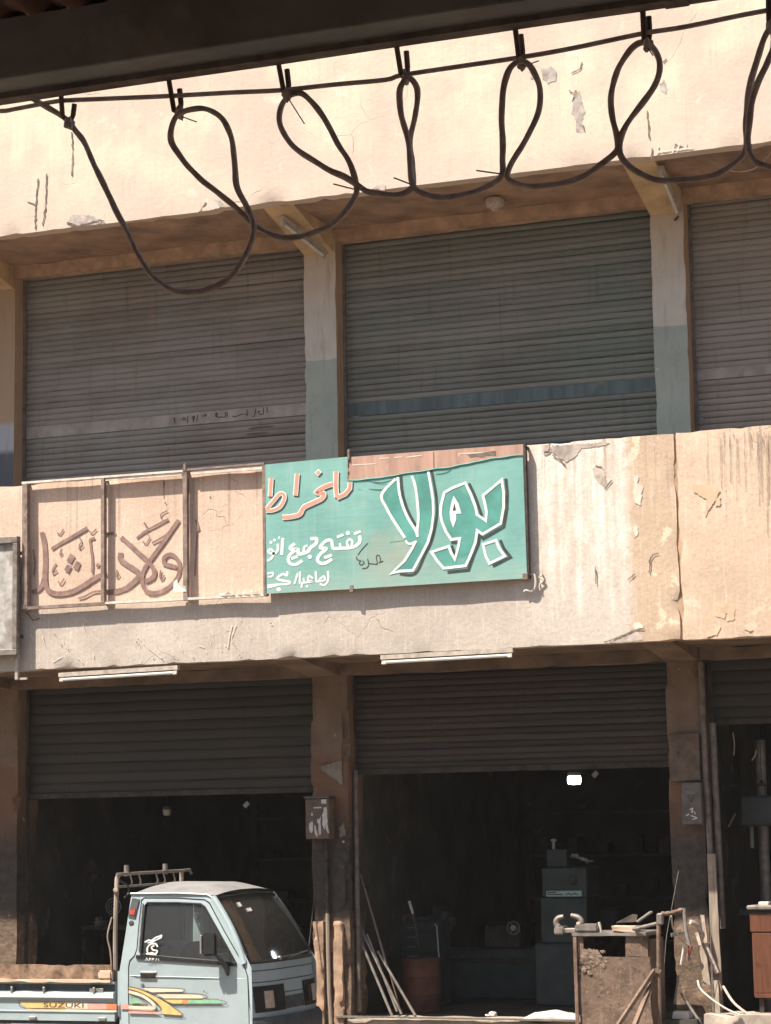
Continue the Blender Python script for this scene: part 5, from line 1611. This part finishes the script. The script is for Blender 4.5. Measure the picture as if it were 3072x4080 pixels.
for i in range(60):
    p = c9(random.triangular(345, 560, 400), random.triangular(830, 1000, 870), YB - .002)
    lum.ball(p, random.uniform(.008, .026), (1.3, .4, 1), 1, .9)
o_ = lum.build('cement_crust', plain("crusted_cement", (.25, .18, .135), .95, 0, .35, 20, .6), cb)
o_['kind'] = 'stuff'
vs = thing('bench_vise', 'old steel vise with two curved jaws clamped at the workbench corner', 'vise', c9(250, 720, YB))
A, Bq = c9(182, 728, YB - .05), c9(250, 672, YB - .05)
MB().box(A.x, Bq.x, YB - .05, YB + .12, A.z, Bq.z, .012, 2).build('front_jaw_block', M['steel'], vs)
A, Bq = c9(250, 716, YB - .03), c9(330, 684, YB - .03)
MB().box(A.x - .01, Bq.x, YB - .03, YB + .1, A.z, Bq.z, .006).build('slide', M['steel'], vs)
A, Bq = c9(325, 708, YB - .04), c9(480, 655, YB - .04)
MB().box(A.x, Bq.x, YB - .04, YB + .12, A.z, Bq.z, .012, 2).build('body', M['steel'], vs)
for pts in ([(212, 672), (198, 640), (215, 612), (250, 602)], [(350, 662), (372, 640), (350, 608), (300, 594)]):
    MB().tube(crom([c9(x, y, YB + .0) for x, y in pts], 5), [.03 - .0008 * i for i in range(16)], 8).build('jaw', M['steel'], vs)
MB().tube([c9(492, 640, YB), c9(505, 712, YB)], .012, 8).build('handle', M['wire_white'], vs)
tr = thing('tan_tray', 'small sunlit tan box lying on the workbench top', 'box', c9(650, 700, YB))
A, Bq = c9(575, 698, YB - .01), c9(735, 655, YB - .01)
MB().rough(A.x, Bq.x, YB - .01, YB + .2, zt + .062, zt + .062 + (Bq.z - A.z), .04, .003, .012, 6).build('box', M['bedwood2'], tr)
sh = MB()
q = [c9(605, 645, YB + .1), c9(745, 640, YB + .1), c9(755, 590, YB + .3), c9(720, 585, YB + .3)]
sh.poly(q).poly([v + Vector((0, .004, -.006)) for v in q])
tag(sh.build('steel_sheet', M['iron'], None, 0), 'dark bent sheet propped behind the tan box on the workbench', 'sheet')
tag(MB().bar(c9(752, 640, YB + .1), c9(850, 570, YB + .2), .05, .012).build('steel_strip', M['steel']), 'flat steel strip slanting up from the workbench', 'strip')
# pipe stand beside the bench
ps = thing('pipe_stand', 'upright pipe stand with slanting struts right of the rusty workbench', 'stand', c9(900, 1340, YB - .15))
YS = YB - .15
MB().tube([c9(898, 600, YS), c9(900, 1000, YS), Vector((c9(902, 1340, YS).x, YS, 0.02))], .019, 10).build('upright', M['bench'], ps)
MB().tube(crom([c9(725, 690, YS + .1), c9(800, 672, YS + .05), c9(890, 650, YS)], 4), .016, 8).build('cross_tube', M['steel'], ps)
MB().box(c9(888, 600, YS).x, c9(930, 600, YS).x, YS - .03, YS + .03, c9(900, 660, YS).z, c9(900, 580, YS).z, .01).build('clamp', M['steel'], ps)
MB().tube(crom([c9(915, 585, YS), c9(980, 580, YS + .02), c9(1062, 556, YS + .04)], 4), [.016 + .006 * (i % 2) for i in range(9)], 8).build('arm', M['rust_iron'], ps)
for a, b in (((872, 968), (622, 1345)), ((848, 1062), (735, 1345)), ((872, 968), (915, 985))):
    MB().bar(c9(*a, YS - .02), c9(*b, YS - .3 if b[1] > 1000 else YS - .02), .036, .03).build('strut', M['bench'], ps)
tp_ = thing('hammer_pole', 'grey pole with red rubber grip leaning by the right pillar', 'tool', c9(1110, 900, -.35))
MB().tube([c9(1072, 545, -.3), c9(1085, 700, -.32), c9(1112, 815, -.34)], .017, 8).build('shaft', M['steel'], tp_)
MB().tube([c9(1122, 800, -.34), c9(1100, 875, -.34)], .017, 8).build('grip', M['redgrip'], tp_)
MB().tube([c9(1100, 875, -.34), c9(1105, 905, -.34)], .02, 8).build('cap', M['steel'], tp_)
tag(MB().bar(c9(985, 730, -.4), c9(1085, 712, -.3), .022, .03).build('steel_peg', M['steel']), 'short pale steel peg sticking out beside the pole', 'peg')
for lab, pts, r, m in (('thin cord hanging from the pipe stand arm to the floor', [(1035, 290, -.5), (985, 560, -.6), (950, 760, -.65), (935, 1000, -.7)], .0028, M['steel']),
                       ('dark cable looping from the stand arm to the pillar', [(985, 600, -.6), (1000, 690, -.5), (1060, 760, -.4), (1100, 800, -.36)], .008, M['cable']),
                       ('thick dark hose arching between pole and plank', [(1115, 640, -.3), (1160, 660, -.25), (1200, 740, -.2), (1240, 850, -.2), (1300, 990, -.2)], .022, M['cable']),
                       ('white cable trailing down to the right doorstep', [(1165, 1040, -.35), (1195, 1110, -.4), (1330, 1215, -.45), (1460, 1275, -.45), (1640, 1312, -.45)], .009, M['wire_white']),
                       ('dark cable running along the foot of the right pillar', [(1340, 1080, -.3), (1420, 1200, -.4), (1560, 1300, -.45), (1650, 1330, -.45)], .012, M['cable'])):
    tag(MB().tube(crom([c9(*p) for p in pts], 6), r, 7).build('cable', m), lab, 'cable')
tag(MB().tube([c9(1050, 1125, -.5), c9(1195, 1345, -.55)], .013, 8).build('steel_rod', M['steel']), 'steel rod slanting down right of the pipe stand', 'rod')
tag(MB().tube([c9(1072, 800, -.4), c9(1050, 935, -.42)], .010, 8).build('steel_rod', M['wire_white']), 'short pale rod hanging below the steel peg', 'rod')
tag(MB().tube([c9(1035, 1005, -.45), c9(1005, 1200, -.5)], .011, 8).build('steel_rod', M['steel']), 'pale rod standing behind the pipe stand near the ground', 'rod')
A = c9(1055, 1275, -.5)
tag(MB().rough(A.x - .075, A.x + .075, -.55, -.4, A.z - .03, A.z + .03, .03, .004, .012, 6).build('white_block', M['sack']), 'white block lying low between the stand and the right pillar', 'block')
tag(MB().rough(A.x - .16, A.x + .16, -.62, -.36, 0, A.z - .0315, .05, .004, .012, 6).build('low_crate', M['dark']), 'dark low crate under the white block', 'crate')
# planks
for lab, pa, pb, wdt, Yp in (('long weathered plank leaning upright on the right pillar', (1258, 172), (1312, 1262), .075, -.16), ('split plank leaning beside the long plank', (1195, 785), (1230, 1065), .062, -.28), ('short grey batten leaning on the right pillar', (1200, 590), (1222, 785), .035, -.22), ('narrow offcut standing at the foot of the long plank', (1290, 1040), (1305, 1270), .04, -.30), ('pale splinter leaning across the right pillar foot', (1160, 710), (1185, 800), .03, -.34)):
    A, Bq = c9(*pa, Yp + .08), c9(*pb, Yp)
    n = 12
    pm = MB()
    ring = []
    for i in range(n + 1):
        c = A.lerp(Bq, i / n)
        j = .006 * noise.noise(c * 8)
        ring.append([pm.bm.verts.new(c + Vector((sx * (wdt / 2 + .006 * noise.noise(c * 9 + Vector((sx * 4, 0, 0)))), sy * .014, j))) for sx, sy in ((-1, -1), (1, -1), (1, 1), (-1, 1))])
    for r0, r1 in zip(ring, ring[1:]):
        for k in range(4):
            pm.bm.faces.new((r0[k], r0[(k + 1) % 4], r1[(k + 1) % 4], r1[k]))
    pm.bm.faces.new(ring[0]); pm.bm.faces.new(ring[-1][::-1])
    tag(pm.build('plank', M['plank']), lab, 'plank', 'planks leaning on the right pillar')
# red brown cabinet at the right edge
wc = thing('wooden_cabinet', 'red brown wooden cabinet at the right edge before the right workshop', 'cabinet', (-3.8, -.2, 0))
A, Bq = c9(1520, 588, -.3), c9(1560, 1150, -.3)
MB().box(A.x + .01, A.x + .75, -.29, .1, Bq.z, A.z, .006).build('carcass', M['redwood'], wc)
z_ = c9(1530, 712, -.3).z
MB().box(A.x, A.x + .76, -.302, -.288, z_ + .006, A.z + .01, .003).build('drawer_front', M['redwood'], wc)
MB().box(A.x + .02, A.x + .75, -.30, -.288, Bq.z + .03, z_ - .006, .003).build('door_panel', M['redwood'], wc)
MB().box(A.x + .02, A.x + .76, -.31, .1, Bq.z - .01, Bq.z + .026, .003).build('plinth', M['redwood'], wc)
for dx in (.05, .68):
    MB().box(A.x + dx, A.x + dx + .04, -.27, -.23, 0, Bq.z).build('leg', M['iron'], wc)
tt = thing('grey_machine_top', 'grey metal slab lying on the red brown cabinet', 'slab', (-3.8, -.2, 1.45))
C_ = c9(1498, 560, -.33)
D_ = c9(1498, 528, -.33)
MB().box(C_.x, C_.x + .8, -.33, .1, C_.z + .004, D_.z, .008).build('slab', M['steel'], tt)
E_ = c9(1580, 524, -.3)
MB().box(E_.x, E_.x + .09, -.3, -.2, D_.z, D_.z + .03, .004).build('knob', M['wire_white'], tt)
# sacks and rubbish on the sill
sk = MB()
P0 = px(2215, 4020, .05)
sk.grid(lambda u, v: Vector((P0.x - .32 + .62 * u, -.06 + .36 * v, .487 + .085 * (math.sin(PI * min(1, u * 1.1)) ** .6) * math.sin(PI * (.15 + .8 * v)) + .02 * noise.noise(Vector((u * 7, v * 5, 2))))), 20, 10)
sk.grid(lambda u, v: Vector((P0.x - .32 + .62 * u, -.06, .487 + v * (.085 * (math.sin(PI * min(1, u * 1.1)) ** .6) * math.sin(PI * .15) + .02 * noise.noise(Vector((u * 7, 0, 2)))))), 20, 2)
tag(sk.build('sack', M['sack'], None, 60), 'flattened white woven sack lying on the doorsill of the middle workshop', 'sack')
rg = MB()
P1 = px(1965, 4045, .02)
rg.ball(P1 + Vector((0, 0, .01)), .03, (1.4, .8, .7), 2, .9).ball(P1 + Vector((-.05, 0, 0)), .018, (1.5, .8, .6), 2, .9)
tag(rg.build('crumpled_paper', M['paper']), 'crumpled white scrap lying on the middle doorsill', 'paper')
tag(MB().rough(-4.5, -3.2, -.5, -.05, 0, .60, .07, .008, .03, 4, 8).build('doorstep', M['concrete']), 'pale concrete doorstep before the right workshop', 'step')
tag(MB().bar(px(1338, 4050, -.06), px(2290, 4066, -.06), .03, .018).build('steel_angle', M['steel']), 'long steel angle edging the middle doorsill', 'edging')

# ------------------------------------------------------------------ near awning with its festoon cable
YA = -14.6
aw = thing('awning', 'dark awning edge overhanging the top of the picture', 'awning', (-1, YA, 4.3))
MB().rough(-9, 6, YA - .02, YA + .03, 4.274, 4.303, .15, .002).build('edge_lip', M['awning_lip'], aw)
MB().box(-9, 6, YA - .13, YA + .012, 4.290, 4.47, .004).build('edge_beam', M['awning_beam'], aw)
MB().grid(lambda u, v: Vector((-9 + 15 * u, YA - .02 - 9 * v, 4.475 + .018 * math.sin(u * 15 * 2 * PI / .13) + .06 * v)), 460, 2).build('roof_sheet', M['awning'], aw, 60)
for yy in (-1.6, -3.6, -5.6):
    MB().box(-9, 6, YA + yy - .04, YA + yy + .04, 4.36, 4.455 ).build('purlin', M['awning_beam'], aw)
for xx in (-8.8, 5.8):
    MB().box(xx - .06, xx + .06, YA - 7.5, YA - 7.38, .45, 4.36).build('post', M['awning_beam'], aw)
    MB().box(xx - .05, xx + .05, YA - 9, YA - .13, 4.30, 4.36).build('rafter', M['awning_beam'], aw)
A, Bq = px(2640, 30, YA), px(2740, 22, YA)
MB().box(A.x, Bq.x, YA - .03, YA + .03, A.z + .004, A.z + .06, .003).build('end_clip', M['awning_lip'], aw)

D2 = 1 / .5423
run = [(0, 480), (60, 472), (150, 455), (250, 437), (330, 432), (500, 425), (730, 415), (1000, 400), (1210, 390), (1450, 365), (1666, 345)]
run = [(x * .922, y * .922) for x, y in run] + [(1536 + x * .922, y * .922) for x, y in ((70, 325), (300, 290), (570, 250), (800, 210), (1110, 145), (1300, 115), (1666, 42), (1900, 0))]
tag(MB().tube(crom([px(-200, 445, YA + .05)] + [px(x, y, YA + .05) for x, y in run[:-1]] + [px(*run[-2], YA + .05) + Vector((.33 * k, 0, .002 * (k % 2))) for k in range(1, 20)], 4), .0070, 8).build('support_cable', M['cable']), 'straight dark support cable strung below the awning edge', 'cable')
path = [(60, 205), (100, 230), (150, 262), (162, 280), (190, 325), (240, 432), (290, 532), (330, 597), (380, 628), (440, 628), (500, 597), (535, 545), (546, 490), (535, 450), (514, 410), (506, 350), (498, 290), (478, 252), (440, 233), (400, 238), (376, 256), (370, 300), (390, 340), (430, 385), (490, 432), (530, 468), (560, 493), (610, 513), (670, 506), (730, 475), (765, 430), (771, 400), (755, 350), (730, 310), (690, 242), (655, 205), (628, 204), (608, 226), (605, 262), (620, 300), (650, 330), (700, 360), (742, 378), (775, 400), (800, 415), (850, 422), (886, 408), (893, 385), (890, 350), (887, 300), (897, 250), (903, 195), (882, 168), (864, 192), (867, 245), (882, 300), (886, 350), (890, 395), (906, 415), (950, 427), (1000, 422), (1050, 405), (1083, 380), (1085, 340), (1083, 260), (1086, 200), (1100, 150), (1126, 132), (1152, 150), (1168, 192), (1160, 250), (1130, 310), (1098, 370), (1106, 392), (1150, 403), (1220, 395), (1280, 370), (1325, 332), (1333, 305), (1324, 250), (1323, 200), (1338, 142), (1370, 100), (1400, 94), (1424, 128), (1416, 180), (1380, 232), (1346, 282), (1336, 318), (1346, 346), (1390, 378), (1450, 391), (1530, 382), (1590, 350), (1613, 320), (1611, 260), (1620, 185), (1648, 90), (1668, 62), (1672, 100), (1656, 135), (1627, 210), (1616, 300), (1630, 345), (1668, 362), (1730, 372), (1800, 330)]
cp = []
for i, (x, y) in enumerate(path):
    cp.append(px(x * D2, y * D2, YA + .045 + .022 * math.sin(i * .55)))
iA, iB = path.index((1450, 391)), path.index((1730, 372))
STEP = cp[iB] - cp[iA]
drift, STEP.z = STEP.z, 0
STEP.y = 0
cp = cp[:iB + 1]
one = [cp[k] - Vector((0, 0, drift * (k - iA) / (iB - iA))) for k in range(iA + 1, iB + 1)]
lift = cp[iB].z - cp[iA].z
for rpt in range(1, 15):
    wob = random.uniform(.88, 1.08)
    cp += [p + STEP * rpt + Vector((0, 0, lift + (1 - wob) * min(0, p.z - 4.1))) for p in one]
cpp = [p + noise.noise_vector(p * 14) * .004 for p in crom(cp, 6)]
tag(MB().tube(cpp, [.0083 * (1 + .2 * noise.noise(p * 22)) for p in cpp], 10).build('festoon_cable', M['cable']), 'thick dark cable hung in seven uneven loops below the awning edge', 'cable')
hooks = [((262, 380), (270, 500), (302, 545), (322, 450), 0), ((722, 300), (752, 478), (780, 502), (776, 385), 0), ((1195, 230), (1226, 395), (1246, 425), (1240, 300), 0), ((40, 150), (68, 325), (92, 352), (90, 222), 1), ((555, 75), (578, 262), (592, 288), (585, 150), 1), ((1110, 10), (1118, 170), (1136, 210), (1138, 72), 1), ((1655, -40), (1658, 90), (1672, 130), (1680, 20), 1)]
for i, (a, b, c, d, pg) in enumerate(hooks):
    f = lambda p, dy=.05: px(1536 * pg + p[0] * .922, p[1] * .922, YA + dy)
    nm = ('leftmost bent steel cable hook under the awning', 'second cable hook from the left under the awning', 'third cable hook from the left under the awning', 'middle cable hook holding the narrowest cable loop', 'third cable hook from the right with a bare wire tail', 'second cable hook from the right under the awning', 'rightmost cable hook under the awning at the picture edge')[i]
    t = thing('cable_hook', nm, 'hook', f(a, .0), 'hooks carrying the festoon cable')
    top = f(a, 0.03)
    top2 = Vector((top.x, YA - .01, 4.30))
    MB().tube([top2, top, f(b), f(c, .055), f(((c[0] + d[0]) / 2 + 4, (c[1] + d[1]) / 2), .06), f(d, .06)], .0078, 8).build('rod', M['rust_iron'], t)
    MB().ball(f((c[0] - 4, c[1] - 14), .05), .0135, (1, 1, 1.5), 2, .7).build('binding', M['cable'], t)
    if i in (1, 2, 4, 5):
        e = (c[0] + (70 if i != 5 else 20), c[1] + (110 if i == 2 else 25 if i == 1 else -25 if i == 4 else 30))
        MB().tube([f(c, .04), f(e, .03)], .0018, 5).build('wire_tail', M['steel'], t)
    if i == 6:
        for rpt in range(1, 14):
            t2 = t.copy()
            COL.objects.link(t2)
            t2.location = t.location + STEP * rpt
            t2['label'] = ('first', 'second', 'third', 'fourth', 'fifth', 'sixth', 'seventh', 'eighth', 'ninth', 'tenth', 'eleventh', 'twelfth', 'thirteenth')[rpt - 1] + ' cable hook under the awning past the right picture edge'
            for ch in list(t.children):
                c2 = ch.copy()
                COL.objects.link(c2)
                c2.parent = t2
                c2.matrix_parent_inverse = ch.matrix_parent_inverse.copy()
for i, (a, b) in enumerate((((1440, 795, 0), (1530, 818, 0)), ((35, 768, 1), (105, 795, 1)), ((392, 737, 1), (500, 752, 1)))):
    tag(MB().tube([px(1536 * a[2] + a[0] * .922, a[1] * .922, YA + .02), px(1536 * b[2] + b[0] * .922, b[1] * .922, YA + .045)], .0022, 5).build('tie_wire', M['steel']), ('thin binding wire end sticking out of the third loop', 'thin binding wire end at the foot of the narrowest loop', 'thin binding wire end at the foot of the right of centre loop')[i], 'wire', 'binding wire ends')
# thin sagging wire under the upper parapet at the right
q = [(1385, 680), (1440, 720), (1520, 742), (1590, 730), (1640, 690), (1680, 640)]
tag(MB().tube(crom([px(1536 + x * .922, y * .922, -.8) for x, y in q], 6), .006, 6).build('sagging_wire', M['batten']), 'thin pale wire sagging under the upper parapet at the right', 'wire')

# ------------------------------------------------------------------ air volume added to lift the blacks like lens glare
hz = MB().box(-34, 24, -30, 12, -1.0, 11.5).build('glare_veil', M['street'], None, 0)
hz.data.materials.clear()
hm = bpy.data.materials.new('black_lift_air')
hm.use_nodes = True
hm.node_tree.nodes.clear()
ho = hm.node_tree.nodes.new('ShaderNodeOutputMaterial')
hv = hm.node_tree.nodes.new('ShaderNodeVolumePrincipled')
hv.inputs['Color'].default_value = (.92, .89, .84, 1)
hv.inputs['Density'].default_value = .00072
hv.inputs['Anisotropy'].default_value = 0.0
hm.node_tree.links.new(hv.outputs[0], ho.inputs['Volume'])
hz.data.materials.append(hm)
hz['kind'] = 'stuff'
